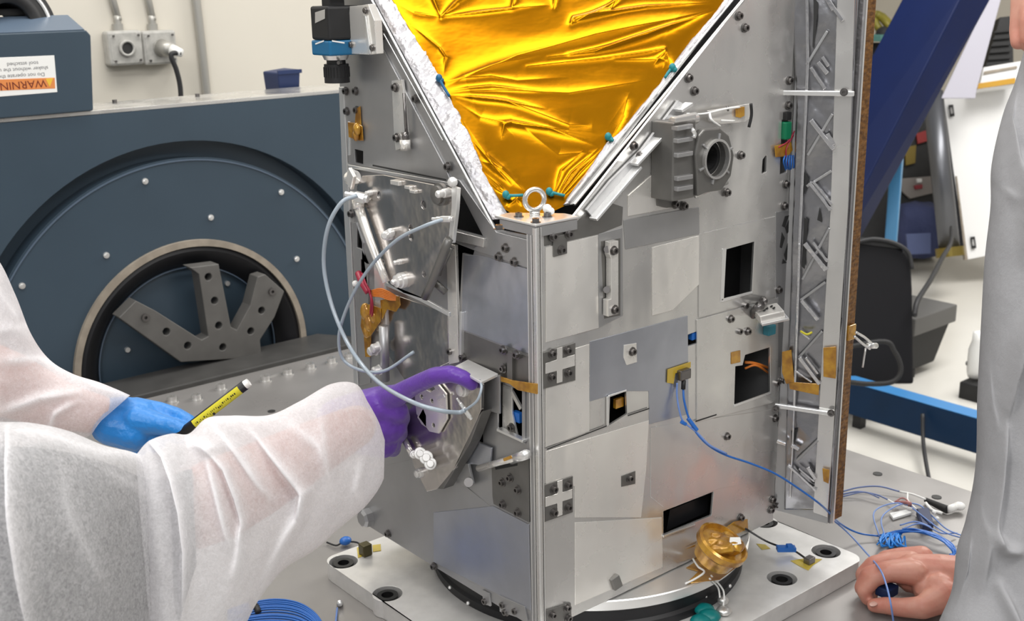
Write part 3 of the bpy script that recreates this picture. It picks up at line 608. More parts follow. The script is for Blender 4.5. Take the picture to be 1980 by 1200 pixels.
# amber tape and wires on the left edge
for pp, o_ in (([(688, 210), (696, 205), (698, 245), (690, 262), (684, 262), (686, 235)], .005), ([(672, 236), (690, 238), (700, 244), (702, 272), (692, 272), (674, 265)], .006),
               ([(700, 590), (716, 588), (736, 596), (735, 622), (716, 650), (704, 652), (697, 630)], .012), ([(735, 580), (772, 572), (774, 590), (765, 603), (748, 598), (738, 618)], .010),
               ([(703, 650), (717, 648), (716, 690), (706, 690)], .006)):
    plate('amber_tape', PL, pp, M['kapton'], S, .0012, o_)
for x, y, r in ((707, 603, .012), (713, 625, .011), (709, 642, .008), (722, 612, .009), (690, 250, .008), (688, 262, .007)):
    o = MB().ball(onL(x, y, .010), r, (.6, .9, 1.2), 3).build('taped_bundle', M['kapton'], S, True)
b_ = MB()
for k in range(6): b_.tube([onL(718, 562+k*2, .012), onL(735, 558+k*3, .018), onL(752, 564+k*3, .016), onL(768, 574+k*1.2, .008)], .0012, 8)
b_.build('orange_wire_bundle', M['wire_o'], S, True)
b_ = MB(); b_.tube([onL(693, 528, .014), onL(700, 545, .02), onL(712, 565, .018)], .0052, 12); b_.build('red_heatshrink', M['red'], S, True)
b_ = MB(); b_.tube([onL(700, 528, .014), onL(708, 550, .02), onL(717, 572, .018), onL(716, 610, .014)], .0014, 8); b_.tube([onL(713, 560, .018), onL(720, 585, .018), onL(719, 620, .012)], .0018, 8); b_.build('red_wire', M['red'], S, True)
MB().ball(onL(687, 548, .012), .005).build('white_cap', M['white'], S, True)
# handle on the upper left cover
hd = plate('slider_bracket', PL, [(757, 156), (777, 154), (782, 190), (789, 282), (765, 290), (762, 270)], ALU['light'], S, .004, .006)
b_ = MB(); b_.cyl(onL(781, 180, .011), onL(786, 262, .011), .0022); b_.cyl(onL(783, 255, .011), onL(785, 272, .011), .005); b_.build('slider_rod', M['screw'], S, True)
b_ = MB(); b_.cyl(onL(783, 270, .012), onL(784, 290, .012), .0075); b_.build('slider_barrel', ALU['light'], S, True)
# round boss at bottom-left edge
b_ = MB(); b_.lathe(onL(714, 998, .0), (-1, 0, 0), [(.0001, 0), (.016, 0), (.016, .012), (.012, .016), (.0001, .016)], 8); b_.build('corner_boss', ALU['grey'], S, bev=.001)
# ---- industrial camera hanging off the upper left edge
cc = Vector(PL.at(648, 62, .035))
cb = MB().box((cc.x-.026, cc.y-.026, cc.z-.010), (cc.x+.028, cc.y+.022, cc.z+.036)).build('inspection_camera', M['black'], S, bev=.0035)
MB().box((cc.x-.0267, cc.y-.0267, cc.z-.031), (cc.x+.0287, cc.y+.0227, cc.z-.0102)).build('blue_camera_band', mat('camera_blue', (.01, .13, .28), .3), cb, bev=.0025)
c0 = (cc.x, cc.y+.002, cc.z)
MB().cyl((c0[0], c0[1], cc.z-.031), (c0[0], c0[1], cc.z-.038), .0195, .0165, 32).build('mount_ring', ALU['edge'], cb, 'auto')
b_ = MB(); b_.cyl((c0[0], c0[1], cc.z-.036), (c0[0], c0[1], cc.z-.046), .0135, seg=32); b_.cyl((c0[0], c0[1], cc.z-.044), (c0[0], c0[1], cc.z-.070), .0175, .018, 32)
for k in range(24):
    a = 2*math.pi*k/24; b_.cyl((c0[0]+.0176*math.cos(a), c0[1]+.0176*math.sin(a), cc.z-.048), (c0[0]+.0176*math.cos(a), c0[1]+.0176*math.sin(a), cc.z-.062), .0012, seg=6)
b_.build('lens', M['black'], cb, 'auto'); MB().cyl((c0[0]-.004, c0[1]-.019, cc.z-.041), (c0[0]-.010, c0[1]-.022, cc.z-.041), .0025).build('lock_screw', M['screw'], cb)
b_ = MB(); b_.box((cc.x-.012, cc.y-.01, cc.z+.032), (cc.x+.012, cc.y+.012, cc.z+.046)); b_.cyl((cc.x, cc.y, cc.z+.04), (cc.x, cc.y, cc.z+.075), .009, seg=20); b_.cyl((cc.x, cc.y, cc.z+.03), (cc.x, cc.y, cc.z+.036), .016, seg=20); b_.build('camera_connector', M['black'], cb, bev=.001)
FL = Plane((cc.x-.0262, cc.y, cc.z), (0, -1, 0), (0, 0, 1)); FR = Plane((cc.x, cc.y-.0172, cc.z), (1, 0, 0), (0, 0, 1))
plate('camera_label', FL, [(609, 24), (628, 18), (628, 36), (609, 45)], ALU['satin'], cb, .0004, .0006)
for i, w in enumerate((.9, .7, .8)): pass
text('printed_marks', 'CAM', Plane((cc.x-.0234, cc.y, cc.z), (0, -1, 0), (0, 0, 1)), 620, 84, .005, M['white'], cb, 0, .0004) if False else None
b_ = MB(); FB = Plane((cc.x, cc.y-.0268, cc.z), (1, 0, 0), (0, 0, 1)); FB2 = Plane((cc.x-.0268, cc.y, cc.z), (0, -1, 0), (0, 0, 1))
b_.bar(FB.at(642, 79, .0003), FB.at(666, 83, .0003), .002, .0006, (0, 1, 0)); b_.bar(FB2.at(610, 85, .0003), FB2.at(626, 79, .0003), .002, .0006, (1, 0, 0)); b_.build('white_printing', M['white'], cb)
# white mount of the camera
plate('camera_mount', PL, [(676, 12), (700, 10), (712, 8), (724, 40), (728, 104), (716, 106), (674, 104), (672, 90)], ALU['light'], S, .012, .026)
plate('mount_rib', PL, [(701, 28), (706, 30), (716, 104), (711, 106)], ALU['edge'], S, .003, .029)
for x, y in ((680, 86), (722, 92), (709, 20)): knob(x, y, .0045, .005, .026, 'mount_screw', M['screw'])
b_ = MB(); b_.box((cc.x+.01, cc.y-.012, cc.z-.01), (-.0, cc.y+.02, cc.z+.028)); b_.build('camera_arm', M['black'], S, bev=.002)
MB().box((-.05, .36, .93), (-.002, .42, .96)).build('upper_bracket', ALU['dark'], S, bev=.002)

# ---- right face patches; pale and bluish tape tones paint the blended reflections
def rp(name, pts, m, th=.0012, off=None, holes=()): return plate(name, PR, pts, ALU[m] if m in ALU else M[m], S, th, off, holes)
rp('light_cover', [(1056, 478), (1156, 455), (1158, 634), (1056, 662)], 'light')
rp('dark_flange', [(1052, 446), (1112, 430), (1160, 385), (1205, 400), (1203, 435), (1157, 453), (1053, 476)], 'dark', .0008)
rp('slot_frame', [(1158, 452), (1204, 440), (1205, 610), (1158, 634)], 'grey', .0009)
rp('upper_band', [(1206, 425), (1352, 400), (1353, 452), (1210, 482)], 'grey', .0011)
rp('reflection_foil_patch', [(1262, 478), (1352, 455), (1362, 540), (1300, 600), (1262, 610)], 'light', .0014)
rp('upper_reflection_patch', [(1215, 378), (1270, 330), (1300, 388), (1300, 402), (1215, 418)], 'light', .0013)
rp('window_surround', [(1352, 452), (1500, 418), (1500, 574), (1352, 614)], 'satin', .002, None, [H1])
rp('right_cover', [(1348, 618), (1505, 575), (1505, 776), (1348, 816)], 'satin', .0022, None, [H2])
rp('lower_reflection_tape', [(1056, 690), (1140, 665), (1140, 835), (1056, 864)], 'light', .001)
rp('lower_reflection_tape', [(1056, 872), (1255, 812), (1250, 905), (1240, 1000), (1112, 1000), (1112, 940), (1056, 942)], 'light', .001)
rp('grey_reflection_patch', [(1141, 660), (1330, 610), (1332, 800), (1256, 820), (1255, 756), (1214, 756), (1178, 765), (1141, 776)], 'blue', .0009)
rp('pinkish_foil_patch', [(1258, 826), (1500, 790), (1515, 920), (1390, 945), (1283, 980), (1258, 960)], 'satin', .0008)
rp('bottom_reflection_patch', [(1112, 1010), (1250, 1002), (1280, 1000), (1282, 1096), (1112, 1170)], 'light', .001)
for pp in ([(1058, 867), (1178, 820), (1178, 822.5), (1058, 869.5)], [(1214, 802), (1256, 788), (1256, 790.5), (1214, 804.5)], [(1345, 813), (1386, 800), (1386, 802.5), (1345, 816)]):
    rp('panel_seam', pp, 'screwd', .0006, .0026)
for pp in ([(1398, 481), (1405, 480), (1400, 577), (1394, 585)], [(1395, 578), (1455, 563), (1456, 567), (1397, 584)], [(1420, 782), (1490, 757), (1491, 761), (1420, 787)], [(1283, 1035), (1345, 1012), (1345, 1015), (1283, 1039)], [(1177, 764), (1212, 753), (1212, 756), (1178, 768)], [(1174, 767), (1178, 766), (1178, 822), (1174, 824)]):
    rp('bright_edge', pp, 'edge', .002, .0035)
# bolted brackets beside the corner
def quadbracket(p, cr1, cr2, bolts):
    b0 = rp('corner_bracket', p, 'dark', .0026)
    rp('white_cross', cr1, 'light', .0008, .0036)
quadbracket([(1050, 682), (1113, 662), (1113, 735), (1050, 752)], [(1077, 673), (1088, 670), (1088, 692), (1112, 685), (1112, 707), (1088, 714), (1088, 738), (1077, 741), (1077, 717), (1055, 723), (1055, 702), (1077, 695)], [], 0)
quadbracket([(1050, 938), (1108, 920), (1108, 990), (1050, 1010)], [(1078, 930), (1088, 927), (1088, 951), (1107, 945), (1107, 963), (1088, 969), (1088, 995), (1078, 999), (1078, 973), (1055, 980), (1055, 961), (1078, 954)], [], 0)
rp('bottom_bracket', [(1056, 1180), (1104, 1165), (1106, 1200), (1056, 1218)], 'dark', .0026)
rp('top_bracket', [(1070, 458), (1097, 452), (1097, 490), (1071, 497)], 'dark', .003)
rp('nut_plate', [(1207, 667), (1231, 663), (1232, 700), (1212, 706), (1206, 690)], 'light', .002); rp('nut_plate', [(1202, 920), (1229, 910), (1229, 935), (1202, 941)], 'dark', .002)
# recessed white handle
rp('handle_base', [(1162, 466), (1200, 460), (1200, 610), (1168, 616)], 'dark', .0012)
hb_ = rp('handle_bar', [(1180, 468), (1196, 465), (1196, 606), (1176, 612), (1176, 580), (1182, 578), (1182, 500), (1179, 492)], 'light', .010, .012)
b_ = MB()
for x, y in ((1174, 482), (1173, 560), (1178, 594)): b_.cyl(onR(x, y, 0), onR(x, y, .008), .0045)
b_.build('handle_post', M['screw'], S)
# slotted angle bracket along the chamfer
rp('angle_bracket', [(1134, 406), (1180, 350), (1240, 290), (1312, 194), (1330, 205), (1312, 240), (1296, 245), (1236, 300), (1234, 326), (1150, 424)], 'grey', .004, .006)
b_ = MB(); b_.bar(onR(1147, 424, .012), onR(1234, 322, .012), .004, .014, PR.N); b_.bar(onR(1226, 318, .012), onR(1312, 226, .012), .004, .014, PR.N); b_.bar(onR(1312, 214, .012), onR(1333, 200, .012), .004, .014, PR.N); b_.build('bracket_lip', ALU['edge'], S, bev=.0008)
# rails along the right chamfer edge
b_ = MB(); b_.bar(PC.at(1440, -4, .001), PC.at(1110, 396, .001), .004, .006, PC.N); b_.bar(PC.at(1420, -4, .001), PC.at(1098, 390, .001), .003, .005, PC.N); b_.build('chamfer_rail', ALU['edge'], S, bev=.0008)
b_ = MB(); b_.prism([PC.at(1447, -40), PC.at(1112, 394), PC.at(1085, 398), PC.at(1404, -40)], n=PC.N, th=.003); b_.build('chamfer_flange', ALU['satin'], S, bev=.0006)
b_ = MB(); b_.bar(PC.at(712, -12, .001), PC.at(958, 446, .001), .003, .006, PC.N); b_.bar(PC.at(742, 66, -.001), PC.at(856, 272, -.001), .0015, .004, PC.N); b_.build('chamfer_rail', ALU['edge'], S, bev=.0008)
# ---- pipe clamp with round opening
def onRo(x, y): return onR(x, y, .045)
rc = PR.uv(1383, 307, .045)
_ru = abs(PR.uv(1405, 307, .045)[0]-PR.uv(1361, 307, .045)[0])/2; _rv = abs(PR.uv(1383, 273, .045)[1]-PR.uv(1383, 341, .045)[1])/2
ringo = [(1352, 262), (1362, 250), (1392, 247), (1410, 262), (1420, 300), (1414, 340), (1396, 368), (1368, 372), (1350, 380), (1345, 300)]
cl = MB().prism([onRo(x, y) for x, y in ringo], [[PR.pt(rc[0]+_ru*math.cos(2*math.pi*i/32), rc[1]+_rv*math.sin(2*math.pi*i/32), .045) for i in range(32)]], PR.N, .012).build('pipe_clamp', ALU['dark'], S, bev=.002)
b_ = MB(); pr_ = [(_ru, 0), (_ru+.003, 0), (_ru+.003, .006), (_ru, .006)]
b_.lathe(PR.pt(rc[0], rc[1], .044), PR.N, pr_, 40)
for v in b_.bm.verts:
    d = v.co.z-(PR.pt(rc[0], rc[1])[2]); v.co.z += d*(_rv/_ru-1)
b_.build('clamp_lip', ALU['satin'], cl, 'auto')
for a in (20, 80, 140, 200, 260, 320):
    u, v = math.cos(math.radians(a)), math.sin(math.radians(a))*_rv/_ru
    MB().bar(PR.pt(rc[0]+u*(_ru+.003), rc[1]+v*(_ru+.003), .046), PR.pt(rc[0]+u*(_ru+.012), rc[1]+v*(_ru+.010), .046), .003, .004, PR.N).build('clamp_rib', ALU['grey'], cl, bev=.0006)
MB().lathe(PR.pt(rc[0], rc[1], .006), PR.N, [(_ru*.75, 0), (_ru, 0), (_ru, .028), (_ru*.75, .028)], 32).build('inner_sleeve', M['black'], S)
MB().box(tuple(PR.pt(*PR.uv(1300, 390, .04), .0)-np.array([0, .040, 0])), tuple(PR.pt(*PR.uv(1346, 232, .04), .0))).build('clamp_body', ALU['dark'], S, bev=.002)
for y0 in (248, 272, 300, 345, 365):
    a = onR(1304, y0, .041); c = onR(1334, y0-5, .041); MB().bar(a, c, .006, .012, PR.N).build('clamp_fin', ALU['grey'], S, bev=.001)
for (x, y) in ((1318, 330), (1336, 262)): knob  # noqa
b_ = MB(); b_.cyl(onR(1300, 238, .03), onR(1345, 228, .03), .008); b_.bar(onR(1302, 232, .048), onR(1342, 224, .048), .008, .006); b_.build('clamp_top_pin', ALU['satin'], S, True if False else False, bev=.001)
b_ = MB(); b_.tube([onR(1338, 250, .05), onR(1343, 258, .05), onR(1341, 266, .05)], .003, 10, 2); b_.build('bright_clip', ALU['edge'], S, True)
plate('mount_flange', PR, [(1270, 290), (1300, 262), (1300, 400), (1290, 402), (1272, 398)], ALU['dark'], S, .003, .004)
b_ = MB(); b_.cyl(onR(1344, 378, .035), onR(1405, 352, .035), .0035); b_.build('clamp_rod', ALU['satin'], S, True)
# sensor with amber window above the clamp
plate('sensor_board', PR, [(1370, 214), (1452, 200), (1452, 228), (1440, 236), (1395, 240), (1372, 234)], ALU['light'], S, .003, .012)
plate('amber_window', PR, [(1424, 208), (1440, 206), (1440, 224), (1432, 228), (1424, 226)], M['kapton'], S, .002, .016)
b_ = MB(); b_.tube([onR(1452, 200, .018), onR(1453, 222, .019), onR(1448, 246, .018)], .0022, 10); b_.build('black_seal', M['black'], S, True)
b_ = MB(); b_.tube([onR(1328, 220, .02), onR(1360, 220, .022), onR(1405, 210, .02), onR(1430, 207, .018)], .0014, 8); b_.tube([onR(1372, 219, .022), onR(1376, 232, .03), onR(1392, 244, .025)], .0018, 8); b_.tube([onR(1395, 233, .02), onR(1420, 234, .02)], .0016, 8); b_.build('white_lead', M['white'], S, True)
b_ = MB(); b_.tube([onR(1406, 205, .016), onR(1408, 214, .02)], .0016, 8, 2); b_.build('screw_post', M['screw'], S)
plate('amber_tape', PR, [(1498, 282), (1530, 274), (1533, 290), (1524, 302), (1500, 304)], M['kapton'], S, .001, .004)
# lower right camera-like sensor
sc = Vector(onR(1487, 605, .03))
b_ = MB(); b_.obox(sc, (.017, -.009, .003), (.009, .014, .002), (-.002, .000, .006)); b_.build('sun_sensor', ALU['light'], S, bev=.0015)
b_ = MB(); b_.obox(sc+Vector((.002, -.004, -.0065)), (.019, -.010, .003), (.010, .015, .002), (-.001, .000, .002)); b_.build('sensor_base', ALU['edge'], S, bev=.001)
for dx, dy in ((-.007, .003), (.006, -.004), (0, .004), (.009, .003)):
    p_ = sc+Vector((dx-.002, dy-.002, .0065+dx*.2)); b_ = MB(); b_.cyl(p_, p_+Vector((-.0006, .0008, .0014)), .0022); b_.build('sensor_hole', M['screwd'], S)
b_ = MB(); b_.cyl(onR(1455, 608, .0), onR(1470, 590, .025), .007); b_.cyl(onR(1475, 578, .0), onR(1478, 582, .025), .005); b_.build('sensor_post', M['screw'], S, True)
MB().obox(onR(1488, 637, .008), (.009, 0, 0), (0, .006, 0), (0, 0, .008)).build('teal_connector', mat('teal_blue', (.03, .20, .26), .35), S, bev=.002)
plate('amber_tape', PR, [(1414, 681), (1432, 677), (1432, 700), (1414, 704)], M['kapton'], S, .0008, .0032)
# cable start block with amber tape
plate('amber_tape', PR, [(1291, 714), (1336, 699), (1336, 710), (1306, 722), (1303, 742), (1290, 740)], mat('yellow_amber_tape', (.50, .34, .03), .25, 0, coat=.4), S, .0008, .003)
MB().obox(onR(1322, 723, .006), (.011, 0, 0), (0, .005, 0), (0, 0, .0075)).build('accelerometer', M['screw'], S, bev=.0015)
MB().cyl(onR(1322, 735, .008), onR(1321, 752, .009), .0032).build('cable_boot', M['black'], S, True)
# small dark latch low on the right face
for (x, y) in ((1190, 1125),): MB().obox(onR(x, y, .004), (.006, -.002, .003), (.0, .004, 0), (-.004, 0, .010)).build('small_latch', ALU['dark'], S, bev=.001)
plate('lower_left_tape', PR, [(1325, 1062), (1345, 1052), (1372, 1042), (1420, 1008), (1446, 1003), (1447, 1022), (1430, 1030)], M['kapton'], S, .001, .004)
# ---- taped round connector on the flange
rcn = Vector(onR(1398, 1050, .062)); ax_ = Vector((.15, -.45, .85)).normalized()
b_ = MB(); b_.lathe(rcn-ax_*.032, ax_, [(.0001, 0), (.031, 0), (.034, .018), (.040, .024), (.040, .034), (.036, .036), (.033, .029), (.0001, .029)], 36)
con = b_.build('round_connector', M['kapton'], S, 'auto')
b_ = MB(); b_.ball(rcn-ax_*.002, .030, (1, 1, .35), 4)
for v in b_.bm.verts: v.co += Vector(mnoise.noise_vector(v.co*70))*.007
b_.build('crumpled_tape', M['kapton'], con, True)
b_ = MB(); b_.prism([rcn+q for q in (Vector((-.008, -.018, .006)), Vector((.010, -.026, .006)), Vector((.022, -.014, .008)), Vector((.006, -.008, .011)))], n=(.15, -.45, .85), th=.001); b_.build('painted_tape_highlight', M['white'], con)  # white quad paints the highlight on the crumpled tape
DT = Plane((0, 0, .0832), (1, 0, 0), (0, 1, 0))
plate('amber_tape', DT, [(1322, 1072), (1345, 1062), (1372, 1052), (1400, 1080), (1432, 1090), (1392, 1120), (1325, 1128), (1350, 1104), (1326, 1097), (1345, 1085)], M['kapton'], S, .0006, .001)
def rim(px, z):
    # points on the flange disc rim
    return None
b_ = MB(); c_ = Vector((.288, .216, 0)); R_ = .2682
def ang(px, py):
    p = DT.at(px, py); return math.atan2(p[1]-c_.y, p[0]-c_.x)
a0, a1 = ang(1322, 1128), ang(1390, 1100)
b_.lathe((c_.x, c_.y, .064), (0, 0, 1), [(R_-.0003, 0), (R_+.0004, 0), (R_+.0004, .0195), (R_-.0003, .0195)], 24, a0, a1); b_.build('amber_rim_tape', M['kapton'], S)
b_ = MB(); b_.tube([DT.at(1340, 1080, .012), DT.at(1350, 1095, .014), DT.at(1362, 1105, .012), DT.at(1345, 1118, .006), DT.at(1325, 1128, .004)], .0016, 8); b_.tube([DT.at(1375, 1112, .004), FX.at(1395, 1135, .03), FX.at(1400, 1150, .02), FX.at(1398, 1175, .004)], .0014, 8); b_.tube([DT.at(1372, 1118, .004), FX.at(1388, 1135, .03), FX.at(1392, 1155, .02)], .0014, 8); b_.build('white_lead', M['white'], S, True)
b_ = MB()
for v in ((1362, 1168, .016), (1372, 1180, .017), (1355, 1190, .016)): b_.ball(FX.at(v[0], v[1]+10, .008), v[2], (1, 1, .5), 2)
b_.build('teal_putty', M['teal2'], S, True)
b_ = MB(); b_.ball(FX.at(1400, 1180, .006), .012, (1, 1, .5)); b_.ball(FX.at(1398, 1160, .01), .009, (1, 1, .8)); b_.build('clear_putty', ALU['satin'], S, True)
# ---- bolts: one mesh, copied
BOLTM = capscrew((0, 0, 0), (0, 0, 1), .0034, .0042).mesh('bolt')
for p_ in BOLTM.polygons: p_.use_smooth = False
BOLTM.materials.append(M['screw'])
def bolt_at(pl, x, y, off=.002, s=1.0, nm='bolt', parent=None):
    o = bpy.data.objects.new(nm, BOLTM); COL.objects.link(o); o.parent = S
    q = Vector(pl.N).to_track_quat('Z', 'Y'); o.rotation_euler = q.to_euler(); o.scale = (s*1.3, s*1.3, s*1.3); o.location = Vector(pl.at(x, y, off))-S.location
for x, y, o_ in ((1067, 683, .0026), (1097, 677, .0026), (1066, 728, .0026), (1098, 720, .0026), (1070, 945, .0026), (1098, 937, .0026), (1070, 990, .0026), (1098, 980, .0026), (1068, 1188, .0026), (1096, 1174, .0026), (1098, 1194, .0026),
                 (1069, 457, .003), (1099, 452, .003), (1085, 483, .003), (1331, 151, .001), (1342, 176, .001), (1428, 31, .001), (1440, 54, .001), (1224, 282, .006), (1236, 301, .006), (1222, 679, .002), (1217, 924, .002),
                 (1412, 616, .002), (1445, 640, .002), (1428, 640, .001), (1405, 843, .001), (1519, 356, .001), (1537, 355, .001), (1516, 398, .001), (1533, 393, .001), (1526, 156, .001), (1542, 150, .001), (1524, 204, .001), (1545, 200, .001),
                 (1493, 965, .001), (1510, 958, .001), (1490, 985, .001), (1507, 980, .001), (1499, 975, .001), (1186, 484, .012), (1188, 598, .012), (1505, 560, .001), (1500, 740, .001), (1512, 735, .001), (1498, 808, .001), (1432, 300, .001), (1405, 372, .003), (1305, 395, .004), (1322, 398, .002), (1440, 590, .001), (1432, 1000, .001)):
    bolt_at(PR, x, y, o_, 1.0)
for x, y, o_ in ((670, 176, .0025), (689, 176, .0025), (672, 215, .0025), (691, 213, .0025), (742, 68, .003), (805, 191, .0025), (867, 322, .003), (979, 479, .003), (966, 496, .003), (996, 506, .003), (974, 676, .007), (1000, 685, .007), (974, 712, .004), (680, 413, .003),
                 (987, 923, .003), (972, 932, .003), (1002, 946, .003), (973, 974, .003), (1002, 990, .003), (940, 1161, .001), (974, 1168, .001), (998, 1180, .001), (979, 1182, .001), (840, 1094, .001), (751, 1031, .001), (896, 690, .001), (990, 826, .002), (765, 169, .007), (768, 266, .007), (872, 679, .004)):
    bolt_at(PL, x, y, o_, 1.0)
LD = Plane((0, 0, .6555), (1, 0, 0), (0, 1, 0))
for x, y in ((1003, 419), (1058, 419), (1036, 430), (965, 443)): bolt_at(LD, x, y, .0, 1.0)
# brackets at the bottom of the left face
plate('foot_bracket', PL, [(932, 1140), (946, 1147), (948, 1172), (934, 1166)], ALU['grey'], S, .003); plate('foot_bracket', PL, [(964, 1150), (1014, 1172), (1020, 1200), (966, 1182)], ALU['grey'], S, .003)
# ---- eyelet, teal ties
ec = Vector(LD.at(1034, 415)); b_ = MB(); fw = Vector((CC[0], CC[1], 0))-Vector((ec.x, ec.y, 0)); fw.normalize()
tor = bmesh.ops  # ring
def torus(b, c, axis, R, r, n=32, m=12):
    q = Vector(axis).to_track_quat('Z', 'Y'); rg = []
    for i in range(n):
        t = 2*math.pi*i/n; rg.append([b.bm.verts.new(Vector(c)+q@Vector(((R+r*math.cos(2*math.pi*j/m))*math.cos(t), (R+r*math.cos(2*math.pi*j/m))*math.sin(t), r*math.sin(2*math.pi*j/m)))) for j in range(m)])
    for i in range(n):
        for j in range(m): b.bm.faces.new([rg[i][j], rg[(i+1) % n][j], rg[(i+1) % n][(j+1) % m], rg[i][(j+1) % m]])
torus(b_, (ec.x, ec.y, .6565+.0185), (fw.x+.3, fw.y-.3, 0), .0132, .0034); b_.cyl((ec.x, ec.y, .6555), (ec.x, ec.y, .6600), .007, seg=20)
b_.build('lifting_eye', ALU['satin'], S, True)
b_ = MB(); b_.ball(LD.at(1058, 403, .008), .006); b_.ball(LD.at(1065, 408, .006), .005); b_.build('epoxy_drop', M['white'], S, True)
for a, b, c in (((978, 376), (990, 378), (1012, 377)), ((1062, 370), (1075, 374), (1092, 378)), ((849, 151), (858, 168), (869, 186)), ((1300, 130), (1292, 140), (1286, 150)), ((1176, 264), (1180, 268), (1186, 272))):
    b_ = MB(); A, B_, C_ = [PC.at(x, y, .006) for x, y in (a, b, c)]
    b_.ball(A, .0048, (1, 1, 1.2)); b_.ball(A+np.array([.002, -.002, -.003]), .004); b_.tube([A, B_, C_], .0020, 8, 3); b_.build('teal_tie', M['teal'] if a[0] != 849 else mat('blue_teal_tie', (.0, .10, .22), .4), S, True)
# ---- gold foil
def interp(tab, y): return float(np.interp(y, [t[0] for t in tab], [t[1] for t in tab]))
FLt = [(-90, 702), (0, 757), (60, 793), (150, 850), (200, 874), (260, 902), (320, 926), (370, 950), (400, 968), (414, 990)]
FRt = [(-90, 1478), (0, 1404), (20, 1391), (70, 1346), (130, 1302), (190, 1256), (250, 1208), (275, 1178), (345, 1130), (385, 1102), (400, 1090), (414, 1060)]
def segd(X, Y, ax, ay, bx, by):
    dx, dy = bx-ax, by-ay; L2 = dx*dx+dy*dy; t = np.clip(((X-ax)*dx+(Y-ay)*dy)/L2, 0, 1)
    d = np.hypot(X-(ax+t*dx), Y-(ay+t*dy)); side = np.sign((X-ax)*dy-(Y-ay)*dx); return d, t, side
def ridge(X, Y, pts, w, h, taper=True, sharp=True):
    """w in photo pixels, h in metres; sharp fold lines along a polyline"""
    best = np.full(X.shape, 1e9); tt = np.zeros(X.shape); n = len(pts)-1
    for i in range(n):
        d, t, s = segd(X, Y, *pts[i], *pts[i+1]); m = d < best; best = np.where(m, d, best); tt = np.where(m, (i+t)/n, tt)
    prof = np.exp(-best/w) if sharp else np.exp(-(best/w)**2)
    tp = np.sin(np.pi*np.clip(.12+.88*tt, 0, 1)) if taper else 1.0
    return h*prof*tp
def grid_px(name, pl, lt, rt, y0, y1, nu, nv, hf, m, parent, off=0.0):
    ys = np.linspace(y0, y1, nv); us = np.linspace(0, 1, nu)
    X = np.array([[interp(lt, y)+(interp(rt, y)-interp(lt, y))*u for u in us] for y in ys]); Y = np.repeat(ys[:, None], nu, 1)
    U_ = np.repeat(us[None, :], nv, 0); Hh = hf(X, Y, U_)
    # exact plane points, then lifted along the normal
    D = CF[None, None, :]+CR[None, None, :]*((X-990)/FPX)[..., None]-CU[None, None, :]*((Y-600)/FPX)[..., None]
    t = ((pl.O+pl.N*off-CC)@pl.N)/(D@pl.N); Pt = CC+D*t[..., None]+pl.N*Hh[..., None]
    me = bpy.data.meshes.new(name); vs = Pt.reshape(-1, 3)
    fc = [(j*nu+i, j*nu+i+1, (j+1)*nu+i+1, (j+1)*nu+i) for j in range(nv-1) for i in range(nu-1)]
    me.from_pydata(vs.tolist(), [], fc); me.update()
    if me.polygons[0].normal.dot(Vector(pl.N)) < 0: me.flip_normals()
    o = link(name, me, m, parent, True); sm = o.modifiers.new('thick', 'SOLIDIFY'); sm.thickness = .0008; sm.offset = -1; return o
def nfield(X, Y, sx, sy, seed, oct=3):
    rs = np.random.RandomState(seed); out = np.zeros(X.shape); a = 1.0
    for k in range(oct):
        for j in range(5):
            th = rs.uniform(-.5, .5); ph = rs.uniform(0, 6.28); f = rs.uniform(.6, 1.5)*2**k
            out += a*np.sin((X*math.cos(th)/sx+Y*math.sin(th)*.6/sx)*f+ph)*np.sin((Y*math.cos(th)/sy-X*math.sin(th)*.35/sy)*f+rs.uniform(0, 6.28))
        a *= .5
    return out/5
